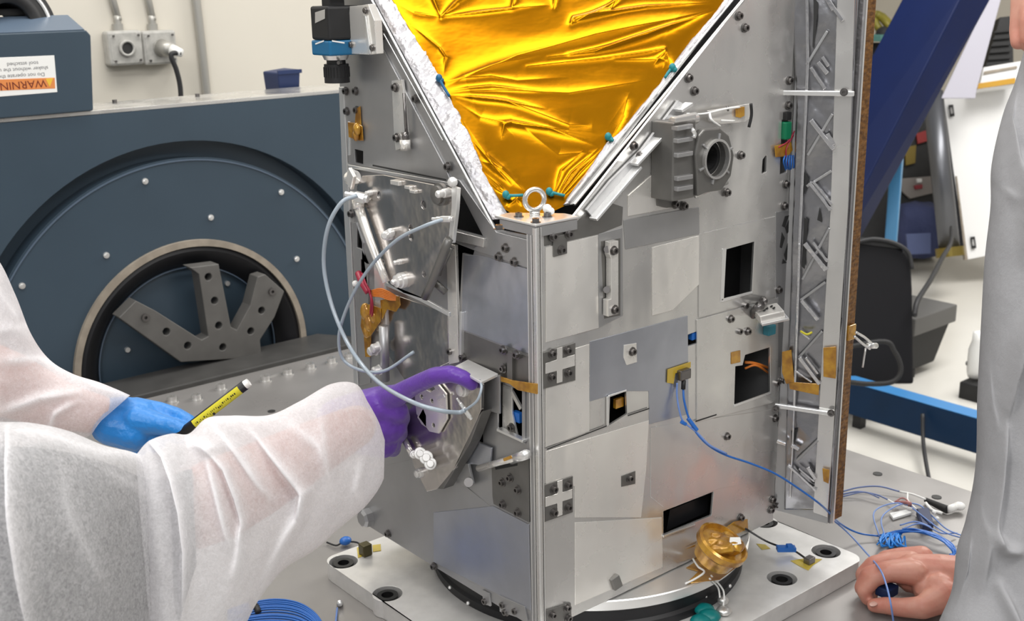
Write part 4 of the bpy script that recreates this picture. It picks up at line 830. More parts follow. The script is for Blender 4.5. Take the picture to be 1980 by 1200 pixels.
def foil_h(X, Y, U_):
    h = np.zeros(X.shape)
    R = [([(757, 2), (800, 28), (853, 35)], 5, .006), ([(853, 35), (950, 24), (1065, 12)], 4, .006), ([(853, 35), (838, 0), (830, -50)], 5, .007), ([(853, 35), (885, 5), (930, -20)], 5, .006), ([(990, 18), (995, 0), (1010, -40)], 5, .006), ([(1070, 18), (1080, -30)], 4, .006),
         ([(1104, 48), (1110, 38), (1250, 15), (1392, 6)], 4, .007), ([(1104, 48), (1150, 30), (1240, -30)], 5, .005), ([(1150, 28), (1180, 22), (1200, -10)], 4, .004),
         ([(862, 170), (1000, 110), (1150, 70), (1300, 40), (1392, 16)], 13, .006), ([(1100, 108), (1180, 92), (1300, 52), (1385, 20)], 4, .005), ([(1060, 112), (1150, 102), (1250, 72), (1330, 42), (1390, 18)], 5, .004),
         ([(870, 160), (950, 130), (1060, 105)], 8, .003), ([(1020, 130), (1200, 110), (1285, 98), (1302, 130)], 4, .0045), ([(1190, 118), (1290, 118), (1300, 135)], 6, .004), ([(1266, 125), (1285, 104), (1300, 128)], 6, .007),
         ([(868, 178), (950, 170), (1050, 180)], 5, .004), ([(870, 186), (980, 200), (1100, 245), (1145, 245)], 9, .006), ([(872, 188), (960, 196), (1060, 215)], 4, .004), ([(870, 190), (930, 230), (1000, 245), (1170, 262)], 7, .005), ([(970, 265), (975, 245), (990, 240), (1060, 250), (1175, 290)], 6, .006),
         ([(868, 182), (960, 178), (1100, 182), (1280, 152)], 7, .004), ([(900, 240), (940, 300), (1000, 350)], 8, .005), ([(925, 310), (970, 330), (1015, 370)], 6, .006), ([(905, 262), (960, 330), (990, 360)], 5, .005), ([(930, 330), (965, 360), (978, 374)], 3, .004), ([(938, 345), (960, 366), (978, 376)], 3, .004),
         ([(1085, 376), (1120, 330), (1170, 285)], 3, .005), ([(1080, 374), (1105, 335), (1160, 285)], 3, .004), ([(1090, 378), (1130, 335), (1180, 275)], 3, .005), ([(1072, 370), (1085, 330), (1130, 290)], 5, .004),
         ([(1180, 270), (1205, 225), (1216, 180)], 8, .005), ([(1200, 260), (1240, 205), (1300, 150)], 4, .004), ([(1308, 120), (1345, 70), (1385, 25)], 5, .005), ([(786, 60), (820, 100), (848, 150)], 4, .006), ([(795, 50), (850, 95), (862, 112), (858, 148)], 4, .007), ([(775, 20), (810, 60), (850, 98)], 6, .005),
         ([(868, 190), (900, 250), (922, 318)], 4, .004), ([(980, 400), (1000, 385), (1010, 400)], 4, .004), ([(1018, 404), (1012, 385)], 3, .003), ([(845, 160), (950, 150), (1000, 158), (1100, 150)], 6, .003), ([(1000, 240), (1080, 300), (1175, 292)], 14, .004)]
    for pts, w, hh in R: h += ridge(X, Y, pts, w*1.15, hh*.55)
    h += .0045*nfield(X, Y, 210, 48, 3, 2)+.0006*nfield(X, Y, 90, 18, 5, 2)
    edge = np.clip(np.minimum(U_, 1-U_)*9, 0, 1)
    return h*(.25+.75*edge)+.002
grid_px('gold_foil', PC, FLt, FRt, 414, -85, 420, 380, foil_h, M['gold'], S, -.002)
def strip_h(X, Y, U_): return .0018*nfield(X, Y, 9, 12, 8)+.0025*nfield(X, Y, 25, 30, 9)+.003*np.sin(np.pi*U_)
SLl = [(-90, 672), (0, 723), (443, 962)]
SLr = [(a, b+6) for a, b in FLt[:-1]]+[(443, 1000)]
grid_px('silver_foil_strip', PC, SLl, SLr, 425, -85, 26, 260, strip_h, ALU['foil'], S, .0005)
SRl = [(a, b-5) for a, b in FRt[:-1]]; SRr = [(-90, 1490), (0, 1418), (394, 1102)]
grid_px('silver_foil_strip', PC, SRl, SRr, 396, -85, 14, 260, strip_h, ALU['foil'], S, .0005)
# ---- truss face between right face and the solar panel
tb_ = MB(); tb_.prism([PT.pt(.0005, PT.uv(1538, -40)[1]), PT.at(1662, -40), PT.at(1600, 1012), PT.pt(.0005, PT.uv(1518, 988)[1])], n=PT.N, th=.002); tb_.build('truss_back_sheet', ALU['grey'], S)
TL = [(-60, 1530), (200, 1540), (400, 1534), (700, 1524), (1000, 1516)]; TR = [(-60, 1660), (200, 1650), (400, 1642), (700, 1628), (1000, 1606)]
def crumple(X, Y, U_): return .0022*nfield(X, Y, 26, 34, 12, 3)+.003*(1+np.sin(Y/33+U_*2))*.5
grid_px('crumpled_silver_sheet', PT, TL, TR, 985, -50, 30, 300, crumple, ALU['sheet'], S, .004)
plate('smooth_panel_strip', PT, [(1620, -40), (1654, -40), (1640, 400), (1600, 1000), (1572, 990), (1606, 400)], ALU['satin'], S, .001, .0135)
tr_ = MB()
def tbar(x0, y0, x1, y1, w=.004, o_=.016): tr_.bar(PT.at(x0, y0, o_), PT.at(x1, y1, o_), w, .005, PT.N)
tbar(1562, 125, 1560, -50); tbar(1562, 120, 1546, 470, .004); tbar(1546, 470, 1536, 790, .004); tbar(1536, 790, 1528, 960, .003)
tr_.build('truss_post', ALU['chrome'], S, bev=.0008); tr_ = MB()
tbar(1504, 179, 1652, 181, .0075, .020); tr_.build('truss_crossbar', ALU['edge'], S, bev=.0015); tr_ = MB(); tbar(1498, 783, 1612, 800, .0075, .018); tr_.build('truss_crossbar', ALU['edge'], S, bev=.0015)
for (x0, y0, x1, y1, w) in ((1598, -5, 1630, 40, .005), (1584, -25, 1610, 20, .003), (1568, 130, 1595, 172, .005), (1582, 120, 1600, 142, .006), (1590, 110, 1602, 128, .005), (1568, 232, 1612, 288, .006), (1600, 258, 1612, 280, .006), (1565, 352, 1606, 406, .005), (1572, 350, 1608, 395, .004), (1556, 470, 1598, 522, .007), (1572, 468, 1600, 505, .004), (1550, 580, 1582, 618, .006), (1548, 640, 1566, 655, .003), (1546, 690, 1585, 742, .006), (1558, 690, 1582, 722, .004), (1536, 715, 1570, 738, .003), (1524, 898, 1578, 948, .004), (1562, 902, 1577, 925, .006), (1545, 905, 1575, 930, .003), (1502, 852, 1520, 858, .005), (1530, 860, 1545, 868, .005)):
    tr_ = MB(); tbar(x0, y0, x1, y1, w, .017); tr_.build('truss_brace', ALU['chrome'], S, bev=.0008)
for (x0, y0, x1, y1) in ((1600, 60, 1560, 125), (1610, 220, 1562, 300), (1608, 330, 1560, 360), (1604, 440, 1552, 540), (1596, 545, 1548, 580), (1590, 640, 1545, 690), (1582, 850, 1540, 890)):
    tr_ = MB(); tbar(x0, y0, x1, y1, .004, .012); tr_.build('truss_brace', ALU['grey'], S, bev=.0008)
for pp in ([(1573, -5), (1582, 5), (1580, 30), (1574, 95), (1571, 90), (1573, 40)], [(1555, 420), (1562, 425), (1556, 520), (1550, 515)], [(1530, 832), (1541, 830), (1535, 858), (1530, 856)], [(1554, 330), (1563, 345), (1554, 380)], [(1585, 400), (1590, 430), (1580, 425)], [(1535, 905), (1548, 915), (1544, 922)], [(1562, 930), (1575, 938), (1570, 946)], [(1626, 420), (1632, 425), (1628, 500), (1622, 495)], [(1622, 615), (1628, 618), (1612, 690), (1608, 685)]):
    plate('truss_gap', PT, pp, M['screwd'], S, .001, .0125, bev=0)
# X-pattern slots in the panel edge
for pp in ([(1518, 418), (1526, 416), (1518, 440), (1512, 437)], [(1528, 420), (1532, 440), (1522, 452), (1518, 440)], [(1512, 448), (1518, 460), (1512, 480), (1508, 478)], [(1524, 468), (1530, 490), (1520, 505), (1516, 492)], [(1514, 500), (1522, 508), (1512, 510)]):
    rp('truss_slot', pp, 'screwd', .0006, .0016)
rp('edge_column', [(1500, 410), (1538, 405), (1530, 700), (1500, 712)], 'grey', .001)
for pp in ([(1512, 680), (1530, 676), (1536, 740), (1520, 742), (1512, 720)], [(1525, 738), (1584, 742), (1583, 764), (1527, 752)], [(1592, 672), (1617, 670), (1616, 732), (1592, 728)], [(1590, 905), (1604, 908), (1602, 935), (1592, 930)]):
    plate('amber_tape', PT, pp, M['kapton'], S, .001, .019)
for (x, y) in ((1632, 178), (1505, 180), (1500, 790), (1607, 798)): bolt_at(PT, x, y, .022, .9)
b_ = MB(); b_.tube([PT.at(1548, 640, .02), PT.at(1560, 646, .024), PT.at(1570, 642, .02)], .0018, 8); b_.build('yellow_lead', M['yellow'], S, True)
# ---- solar panel seen edge-on
sp = MB(); sp.box((.5565, -.0795, .098), (.5805, .40, 1.02)); spo_ = sp.build('solar_panel', M['panel'], S, bev=.0006)
MB().box((.5530, -.0825, .094), (.5562, .40, 1.02)).build('panel_face_sheet', ALU['edge'], spo_, bev=.0008)
MB().box((.5508, -.078, .094), (.5528, .36, 1.02)).build('panel_inner_sheet', ALU['foil'], spo_)
MB().box((.5808, -.0775, .098), (.5820, .40, 1.02)).build('panel_outer_sheet', M['panelb'], spo_)
b_ = MB(); b_.obox((.5685, -.081, .413), (.010, 0, 0), (0, .003, 0), (0, 0, .012)); b_.build('amber_tape', M['kapton'], S, bev=.001)
for z in (.35, .75): MB().box((.506, .05, z), (.5508, .09, z+.03)).build('panel_hinge', ALU['grey'], S, bev=.001)
PP = PY(-.095)
b_ = MB(); b_.tube([PP.at(1655, 642), PP.at(1672, 652), PP.at(1690, 668)], .002, 8); b_.tube([PP.at(1652, 650), PP.at(1668, 664), PP.at(1682, 674)], .002, 8); b_.cyl(PP.at(1678, 668), PP.at(1694, 668), .0045); b_.tube([PP.at(1674, 672), PP.at(1671, 690), PP.at(1668, 710)], .0016, 8, 2); b_.build('clip_wire', ALU['edge'], S, True)
# ------------------------------------------------------------------ right background
def ppoly(name, pts, depth, th, m, parent, n=None):
    """flat item standing in the room: outline at one viewing distance, facing the room's aisle, with thickness"""
    q = [P(x, y, depth) for x, y in pts]; n = -CF if n is None else n
    return MB().prism(q, n=n, th=th).build(name, m, parent, bev=.003)
cr = thing('blue_crane', (3.1, 1.6, FZ), 'navy and cobalt painted hoist crane with a leaning mast and a low leg beam', 'crane')
b1, b2 = PX(3.069).at(1645, 740), PX(3.069).at(1645, 802)
MB().box((3.069, -1.2, b2[2]), (3.155, 2.6, b1[2])).build('leg_beam', M['cobalt'], cr, bev=.006)
MB().box((3.072, -1.2, b1[2]+.0005), (3.152, 2.6, b1[2]+.003)).build('beam_top_face', mat('cobalt_lit_top', (.05, .22, .50), .35), cr)  # thin lighter sheet paints the light on the beam's top
b_ = MB()
def quadbeam(b, top, bot):
    v = [P(*q) for q in bot]+[P(*q) for q in top]; b.hexa(v)
quadbeam(b_, [(1759, -30, 5.0), (1871, -30, 4.85), (1931, -30, 5.0), (1830, -30, 5.2)], [(1400, 650, 5.0), (1523, 650, 4.85), (1561, 650, 5.0), (1480, 650, 5.2)]); b_.build('leaning_mast', M['navy'], cr, bev=.006)
b_ = MB(); quadbeam(b_, [(1722, 300, 5.22), (1745, 300, 5.2), (1748, 300, 5.28), (1724, 300, 5.3)], [(1706, 520, 5.22), (1729, 520, 5.2), (1731, 520, 5.28), (1709, 520, 5.3)]); b_.build('brace_post', M['sky'], cr, bev=.004)
MB().box((3.09, 1.5, FZ), (3.13, 1.54, b2[2])).build('caster_stem', M['black'], cr)
t = thing('grey_hanging_sheet', P(1850, 190, 6.6), 'pale grey sheet hanging beside the navy mast', 'sheet')
ppoly('sheet', [(1921, -25), (1942, -25), (1889, 172), (1886, 190), (1820, 190)], 6.6, .01, mat('pale_grey_sheet', (.46, .45, .52), .6), t)
t = thing('white_board', P(1900, 500, 7.0), 'large white board leaning on edge with two small black marks', 'board')
ppoly('board', [(1822, 190), (1990, 160), (1990, 478), (1869, 502)], 7.0, .03, M['whiteb'], t)
ppoly('board_edge', [(1848, 340), (1851, 340), (1872, 502), (1866, 502)], 6.99, .03, M['tan'], t)
for x, y in ((1839, 214), (1881, 469)):
    b_ = MB(); 
    b_.prism([P(x-5, y-11, 6.985), P(x+4, y-12, 6.985), P(x+7, y+10, 6.985), P(x-2, y+12, 6.985)], [[P(x-2, y-6, 6.985), P(x+2, y-7, 6.985), P(x+4, y+5, 6.985), P(x, y+6, 6.985)]], -CF, .003); b_.build('black_mark', M['crate'], t)
t = thing('grey_post', P(1838, 490, 6.6), 'dark grey round post with a bright highlight beside the white board', 'post')
MB().cyl(P(1836, 482, 6.65), P(1803, 178, 6.65), .058, seg=32).build('post_tube', mat('grey_post_metal', (.14, .145, .16), .35, .7), t, True)
MB().cyl(P(1838, 496, 6.65), P(1836, 478, 6.65), .080, seg=24).build('brass_foot', mat('brass', (.25, .19, .05), .35, .8), t)
ppoly('backing_sheet', [(1812, 190), (1826, 195), (1866, 490), (1835, 490)], 6.95, .03, M['carb'], t)
t = thing('white_case', P(1925, 165, 6.8), 'flat white case with a gold tape strip lying above the white board', 'case')
ppoly('case_body', [(1902, 130), (1975, 118), (1975, 162), (1893, 172)], 6.8, .15, M['whiteb'], t)
ppoly('gold_tape_strip', [(1892, 161), (1964, 150), (1964, 161), (1890, 172)], 6.79, .004, mat('gold_tape', (.55, .30, .03), .4), t)
ppoly('brown_strip', [(1903, 138), (1967, 127), (1967, 132), (1902, 144)], 6.79, .004, M['tan'], t)
t = thing('black_cassette', P(1930, 125, 6.85), 'black ribbed cassette standing on the white case', 'box')
ppoly('cassette', [(1934, 33), (1953, 31), (1958, 45), (1960, 121), (1906, 128)], 6.85, .1, M['black'], t)
for k in range(5): ppoly('rib', [(1923-k*3, 60+k*13), (1955, 57+k*13), (1955, 61+k*13), (1922-k*3, 64+k*13)], 6.83, .01, M['crate'], t)
t = thing('tool_shelf', P(1750, 390, 7.6), 'dark shelf cluttered with small parts behind the blue post', 'shelf')
ppoly('shelf_box', [(1600, 82), (1706, 82), (1780, 225), (1812, 232), (1822, 490), (1600, 490)], 7.6, .3, M['black'], t)
for nm, pts, c in (('red_part', [(1772, 258), (1796, 250), (1796, 272), (1775, 278)], (.25, .02, .02)), ('olive_part', [(1750, 285), (1772, 280), (1770, 315), (1752, 320)], (.16, .11, .01)), ('grey_tray', [(1742, 345), (1805, 340), (1808, 372), (1760, 384), (1744, 370)], (.22, .20, .19)), ('dark_red_part', [(1768, 358), (1784, 356), (1784, 364), (1770, 366)], (.22, .02, .03)), ('white_part', [(1773, 345), (1783, 345), (1783, 352), (1774, 353)], (.7, .7, .7))):
    ppoly(nm, pts, 7.57 if nm in ('grey_tray', 'red_part', 'olive_part') else 7.55, .02, mat(nm, c, .6), t)
t = thing('navy_bag', P(1775, 495, 7.3), 'soft dark navy bag on the floor under the cluttered shelf', 'bag')
b_ = MB(); bc = P(1775, 443, 7.35)
bmesh.ops.create_icosphere(b_.bm, subdivisions=4, radius=1)
for v in b_.bm.verts:
    p = Vector(v.co); s_ = Vector([math.copysign(abs(q)**.6, q) for q in p]); w = Vector(CR)*s_.x*.15+Vector((0, 0, 1))*s_.z*.17+Vector((CF[0], CF[1], 0))*s_.y*.14
    v.co = Vector(bc)+w+Vector(mnoise.noise_vector(w*14))*.018
b_.build('bag_body', M['bagb'], t, True)
ppoly('bag_panel', [(1752, 452), (1800, 450), (1800, 490), (1756, 492)], 7.15, .02, mat('slate_blue_cloth', (.07, .09, .19), .8), t)
t = thing('black_equipment_case', P(1700, 740, 4.9), 'tall black hard case with a rounded top behind the solar panel', 'case')
ppoly('case_shell', [(1610, 458), (1700, 468), (1735, 476), (1752, 486), (1762, 502), (1765, 560), (1768, 742), (1610, 742)], 4.9, .12, M['carb'], t).modifiers[0].width = .012
ppoly('case_lid', [(1610, 453), (1700, 462), (1738, 472), (1750, 482), (1700, 476), (1610, 464)], 4.89, .13, M['crate'], t)
b_ = MB(); b_.tube([P(1655, 468, 4.88), P(1690, 462, 4.88), P(1730, 470, 4.88), P(1756, 488, 4.88), P(1764, 520, 4.88)], .009, 10); b_.build('case_piping', M['rubber'], t, True)
b_ = MB(); b_.tube([P(1560, 690, 4.5), P(1700, 660, 4.5), P(1730, 680, 4.5), P(1742, 715, 4.5), P(1725, 738, 4.5), P(1680, 742, 4.5), P(1640, 738, 4.5)], .010, 10); b_.build('case_strap', M['crate'], t, True)
t = thing('grey_crate', P(1800, 770, 5.0), 'dark grey lidded crate standing beside the black case', 'crate')
kc = Plane((0, 0, -.58), (1, 0, 0), (0, 1, 0)).at(1770, 617)
kx = Plane((0, 0, -.58), (1, 0, 0), (0, 1, 0)).at(1891, 599)[0]
MB().box((kc[0], kc[1], -.665), (kx+.02, kc[1]+.45, -.58)).build('crate_lid', mat('crate_lid_grey', (.11, .108, .105), .5), t, bev=.006)
MB().hexa([(kc[0]+.06, kc[1]+.05, -.86), (kx-.06, kc[1]+.05, -.86), (kx-.06, kc[1]+.25, -.86), (kc[0]+.06, kc[1]+.25, -.86), (kc[0]+.02, kc[1]+.02, -.666), (kx, kc[1]+.02, -.666), (kx, kc[1]+.28, -.666), (kc[0]+.02, kc[1]+.28, -.666)]).build('crate_body', M['crate'], t, bev=.006)
MB().box((kc[0]+.05, kc[1]+.05, FZ), (kc[0]+.12, kc[1]+.28, -.861)).build('dolly', M['black'], t)
t = thing('extension_cable', P(1785, 560, 4.7), 'black cord hanging down to the grey crate', 'cord')
b_ = MB(); b_.tube([P(1840, 440, 6.3), P(1838, 470, 6.0), P(1822, 498, 5.5), P(1800, 540, 5.1), P(1775, 580, 4.85), P(1768, 610, 4.80)], .011, 10); b_.build('cord_line', M['rubber'], t, True)
t = thing('hanging_cable', P(1790, 880, 2.9), 'black cable dropping below the cobalt beam to the floor', 'cable')
b_ = MB(); q0 = PX(3.06).at(1784, 840); b_.tube([PX(3.05).at(1784, 800), PX(3.0).at(1785, 850), PX(2.9).at(1789, 885), PX(2.8).at(1797, 930), PX(2.7).at(1802, 960)], .008, 10); b_.build('cable_line', M['rubber'], t, True)
t = thing('white_bottle', P(1884, 725, 5.2), 'white bottle at the edge of the grey coat', 'bottle')
b_ = MB(); b_.lathe(P(1885, 728, 5.2), (0, 0, 1), [(.0001, 0), (.032, 0), (.038, .03), (.038, .13), (.026, .17), (.026, .21), (.0001, .21)], 24); b_.build('bottle_body', M['white'], t, True)
MB().lathe(P(1885, 705, 5.2), (0, 0, 1), [(.038, 0), (.0395, 0), (.0395, .008), (.038, .008)], 24).build('band', M['crate'], t)
t = thing('black_box', P(1876, 770, 5.2), 'small black box behind the cobalt beam', 'box')
MB().obox(P(1895, 760, 5.2), (.08, 0, 0), (0, .06, 0), (0, 0, .06)).build('box_body', M['black'], t, bev=.006)
t = thing('yellow_hose_bundle', P(1712, 60, 7.6), 'tangled bundle of yellow and olive hoses at the far wall', 'hose')
b_ = MB(); rs = random.Random(3)
for k in range(9):
    a = rs.uniform(0, 6); b_.tube([P(1712+22*math.cos(a+j*.9), 48+22*math.sin(a*1.3+j*1.1), 7.6+rs.uniform(-.05, .05)) for j in range(5)], .022, 8, 5)
b_.build('hoses', mat('olive_yellow_hose', (.42, .36, .04), .5, cvar=(8, .6)), t, True)
b_ = MB(); b_.ball(P(1708, 66, 7.55), .05, sub=3); b_.build('dark_coupling', M['crate'], t, True)
t = thing('teal_box', P(1700, 78, 7.5), 'small teal box under the yellow hoses', 'box')
MB().obox(P(1700, 73, 7.5), (.07, 0, 0), (0, .06, 0), (0, 0, .02)).build('box_body', mat('muted_teal', (.08, .22, .20), .6), t, bev=.004)

# ------------------------------------------------------------------ cables on the table
def Z(x, y, z=0.0): return Plane((0, 0, z), (1, 0, 0), (0, 1, 0)).at(x, y)
t = thing('blue_sensor_cable', Z(1640, 1015, .0), 'long thin blue cable drooping from the satellite side to the coil on the table', 'cable')
b_ = MB(); b_.tube([onR(1321, 752, .009), onR(1323, 775, .014), onR(1332, 808, .02), onR(1348, 838, .03), onR(1372, 862, .04), onR(1405, 880, .05), onR(1450, 895, .06), onR(1500, 916, .075), onR(1550, 948, .09), onR(1590, 978, .10), Z(1625, 1012, .045), Z(1660, 1030, .015), Z(1700, 1036, .008)], .0016, 8, 8); b_.build('cable_line', M['cable'], t, True)
b_ = MB(); b_.tube([onR(1309, 740, .006), onR(1309, 765, .008), onR(1314, 795, .014), onR(1322, 815, .018), onR(1348, 836, .030), onR(1372, 860, .042), onR(1405, 877, .052)], .0014, 8, 8); b_.build('cable_line', M['cablel'], t, True)
b_ = MB(); b_.bar(onR(1330, 808, .02), onR(1348, 832, .03), .005, .005, PR.N); b_.bar(onR(1317, 815, .018), onR(1326, 820, .020), .005, .005, PR.N); b_.build('cable_tie', M['cable'], t, bev=.001)
t = thing('blue_lead', Z(1700, 1090, .01), 'thin violet-blue lead running from the satellite over the bare fist', 'cable')
b_ = MB(); b_.tube([Z(1605, 1000, .06), Z(1640, 1030, .03), Z(1672, 1065, .03), Z(1700, 1098, .078), Z(1713, 1128, .078), Z(1722, 1165, .066), Z(1728, 1205, .03)], .0014, 8, 8); b_.build('cable_line', M['cablel'], t, True)
t = thing('cable_coil', Z(1780, 1050, .0), 'bright blue cable coil lying behind the bare fist', 'cable')
rs = random.Random(8); b_ = MB()
for k in range(13):
    j = lambda: rs.uniform(-3.5, 3.5)
    b_.tube([Z(1702+j(), 1036+k*.8+j(), .006), Z(1730+j(), 1030+j(), .012), Z(1765+j(), 1024+j(), .016+.001*k), Z(1805+j(), 1034+j(), .018), Z(1835+j(), 1052+j(), .014), Z(1846+j(), 1068+j(), .008), Z(1838+j(), 1074+j(), .006)], .0015, 6, 5)
b_.build('coil_strands', M['cable'], t, True); b_ = MB()
for k in range(8):
    j = lambda: rs.uniform(-5, 5)
    b_.tube([Z(1706+k*5+j(), 1030+j()*.5, .012), Z(1700+k*5+j(), 1042+j(), .016), Z(1707+k*6+j(), 1057+j(), .010), Z(1722+k*4+j(), 1048+j(), .006), Z(1716+k*4+j(), 1032+j(), .014), Z(1700+k*7+j(), 1050+j(), .012)], .0015, 6, 5)
b_.build('coil_wraps', mat('bright_blue_wrap', (.02, .24, .72), .35), t, True); b_ = MB()
for pts in ([(1712, 1040), (1705, 1000), (1740, 975), (1775, 975), (1800, 995), (1830, 1022), (1860, 1035)], [(1760, 978), (1800, 1010), (1830, 1030), (1870, 1042)], [(1700, 1036), (1690, 990), (1730, 972), (1770, 980)], [(1740, 1015), (1770, 1008), (1800, 1018)], [(1745, 1022), (1780, 1012), (1820, 1030), (1850, 1030)]):
    b_.tube([Z(x, y, .012+.006*math.sin(i*1.3)) for i, (x, y) in enumerate(pts)], .0013, 7, 6)
b_.build('loose_strands', M['cablel'], t, True)
t = thing('twin_blue_lead', Z(1690, 945, .0), 'pair of slim blue leads arching across the table from under the solar panel', 'cable')
b_ = MB(); b_.tube([Z(1628, 950, .006), Z(1660, 942, .010), Z(1700, 940, .012), Z(1740, 950, .008)], .0015, 7, 6); b_.tube([Z(1628, 955, .006), Z(1660, 950, .010), Z(1695, 956, .012), Z(1718, 966, .008)], .0015, 7, 6); b_.tube([Z(1628, 960, .006), Z(1670, 951, .012), Z(1700, 962, .010)], .0013, 7, 6); b_.build('lead_line', mat('slate_blue_cable', (.12, .17, .36), .4), t, True)
b_ = MB(); b_.tube([Z(1716, 965, .008), Z(1735, 975, .010), Z(1765, 983, .012)], .0016, 7, 4); b_.tube([Z(1740, 950, .008), Z(1765, 955, .012), Z(1790, 965, .012)], .0019, 7, 4); b_.tube([Z(1755, 952, .010), Z(1756, 968, .014), Z(1772, 984, .010)], .0017, 7, 4); b_.build('white_sleeve', M['white'], t, True)
b_ = MB(); b_.tube([Z(1730, 970, .010), Z(1745, 962, .016), Z(1757, 970, .016), Z(1757, 978, .012)], .0014, 7, 4); b_.tube([Z(1735, 970, .010), Z(1758, 972, .02), Z(1760, 976, .012)], .003, 7, 4); b_.build('pink_sleeve', mat('dusty_pink', (.42, .18, .17), .5), t, True)
t = thing('cable_connector', Z(1815, 978, .0), 'black cylindrical cable connector with a clear white end cap', 'connector')
b_ = MB(); b_.cyl(Z(1790, 966, .008), Z(1832, 985, .010), .0045, .0075, 20); b_.build('connector_body', M['black'], t, 'auto')
b_ = MB(); b_.cyl(Z(1832, 985, .010), Z(1846, 980, .012), .007, seg=16); b_.ball(Z(1855, 978, .012), .011, (1, 1, .7)); b_.build('clear_cap', M['white'], t, True)
t = thing('white_tag', Z(1740, 1000, .0), 'short flat white cable tag lying on the table', 'tag')
b_ = MB(); b_.prism([Z(1720, 991, .006), Z(1757, 983, .006), Z(1763, 990, .006), Z(1727, 1001, .006)], n=(0, 0, 1), th=.005); b_.build('tag_body', M['white'], t, bev=.001)
t = thing('navy_connector_block', Z(1788, 1012, .0), 'dark navy connector block tangled in the blue cables', 'connector')
b_ = MB(); b_.prism([Z(1772, 982, .015), Z(1796, 980, .015), Z(1806, 1010, .015), Z(1784, 1016, .015)], n=(0, 0, 1), th=.014); b_.build('block_body', mat('dark_navy_plastic', (.005, .015, .07), .4), t, bev=.002)
b_ = MB(); b_.tube([Z(1790, 972, .012), Z(1802, 985, .014), Z(1822, 992, .012)], .0028, 8, 4); b_.ball(Z(1812, 1002, .008), .004); b_.ball(Z(1806, 990, .014), .004); b_.build('white_clip', M['white'], t, True)
t = thing('cable_coil', Z(560, 1190, .0), 'bright blue cable coil on the table in front of the fixture plate', 'cable')
b_ = MB(); rs = random.Random(5)
for k in range(15):
    o = k*3.4+rs.uniform(-2, 2); b_.tube([Z(440, 1180+o*.8, .004), Z(480, 1166+o*.9, .010), Z(530, 1158+o, .013), Z(575, 1164+o, .013), Z(608, 1184+o, .010), Z(626-o*.3, 1212+o, .006), Z(634-o*.5, 1250, .004)], .0017, 7, 6)
b_.build('coil_strands', M['cable'], t, True)
b_ = MB(); b_.tube([Z(485, 1162, .010), Z(495, 1172, .016), Z(500, 1185, .012)], .005, 10, 3); b_.build('coil_tie', M['black'], t, True)
t = thing('blue_micro_connector', Z(668, 1047, 0), 'tiny blue cable plug beside the left end of the fixture plate', 'connector')
b_ = MB(); b_.ball(Z(668, 1045, .010), .0095, (1.2, 1, .8)); b_.build('plug_body', M['cable'], t, True)
b_ = MB(); b_.tube([Z(632, 1048, .004), Z(650, 1054, .006), Z(664, 1048, .008), Z(690, 1048, .010), Z(705, 1062, .036)], .0016, 7, 4); b_.build('plug_lead', M['rubber'], t, True)
t = thing('plate_sensor', FX.at(707, 1066), 'small dark cube sensor taped to the left end of the fixture plate', 'sensor')
c_ = FX.at(707, 1072); MB().obox((c_[0], c_[1], .0405), (.0085, 0, 0), (0, .0085, 0), (0, 0, .010)).build('sensor_cube', mat('olive_sensor', (.09, .075, .03), .35, .4), t, bev=.0015)
t = thing('plate_sensor_cable', FX.at(1530, 1065), 'black sensor lead with a blue clip over the right end of the fixture plate', 'cable')
b_ = MB(); b_.tube([onR(1442, 1022, .03), FX.at(1480, 1045, .02), FX.at(1508, 1056, .014), FX.at(1535, 1064, .008), FX.at(1562, 1082, .004)], .0017, 8, 5); b_.build('lead_line', M['black'], t, True)
b_ = MB(); b_.obox(FX.at(1520, 1060, .012), (.013, -.009, -.001), (.004, .005, 0), (0, 0, .004)); b_.obox(FX.at(1527, 1056, .016), (.004, -.003, 0), (.002, .004, 0), (0, 0, .004)); b_.build('blue_clip', M['cable'], t, bev=.0012)
b_ = MB(); b_.obox(FX.at(1565, 1082, .006), (.008, 0, 0), (0, .006, 0), (0, 0, .005)); b_.build('end_sensor', M['screw'], t, bev=.001)
b_ = MB(); b_.tube([Z(652, 1175, .006), Z(650, 1195, .006), Z(646, 1225, .006)], .0016, 7, 3)
t = thing('violet_lead', Z(650, 1195, 0), 'thin violet lead on the table by the lower left edge of the fixture plate', 'cable'); b_.build('lead_line', M['cablel'], t, True)
b_ = MB(); b_.cyl(Z(657, 1166, .0), Z(657, 1166, .010), .005, seg=12)
t = thing('small_standoff', Z(657, 1166, 0), 'small silver standoff beside the lower left edge of the fixture plate', 'standoff'); b_.build('standoff_body', ALU['edge'], t, True)
# ------------------------------------------------------------------ people
def blob(name, chains, mtl, parent, voxel=.0028, smooth_n=6, extra=()):
    """continuous skin grown over tapered limbs: chains of (point, radius)"""
    b = MB()
    for ch in chains:
        for (p, r), (q, s) in zip(ch[:-1], ch[1:]):
            b.cyl(p, q, r, s, 14)
        for p, r in ch: b.ball(p, r*1.0, (1, 1, 1), 2)
    for c, r, sc in extra: b.ball(c, r, sc, 3)
    me = b.mesh(name+'_raw'); o = bpy.data.objects.new('tmp', me); COL.objects.link(o)
    m = o.modifiers.new('r', 'REMESH'); m.mode = 'VOXEL'; m.voxel_size = voxel; m.use_smooth_shade = True
    s = o.modifiers.new('s', 'SMOOTH'); s.factor = .5; s.iterations = smooth_n
    bpy.context.view_layer.update(); dg = bpy.context.evaluated_depsgraph_get()
    me2 = bpy.data.meshes.new_from_object(o.evaluated_get(dg)); me2.name = name; bpy.data.objects.remove(o)
    me2.materials.clear(); return link(name, me2, mtl, parent, True)
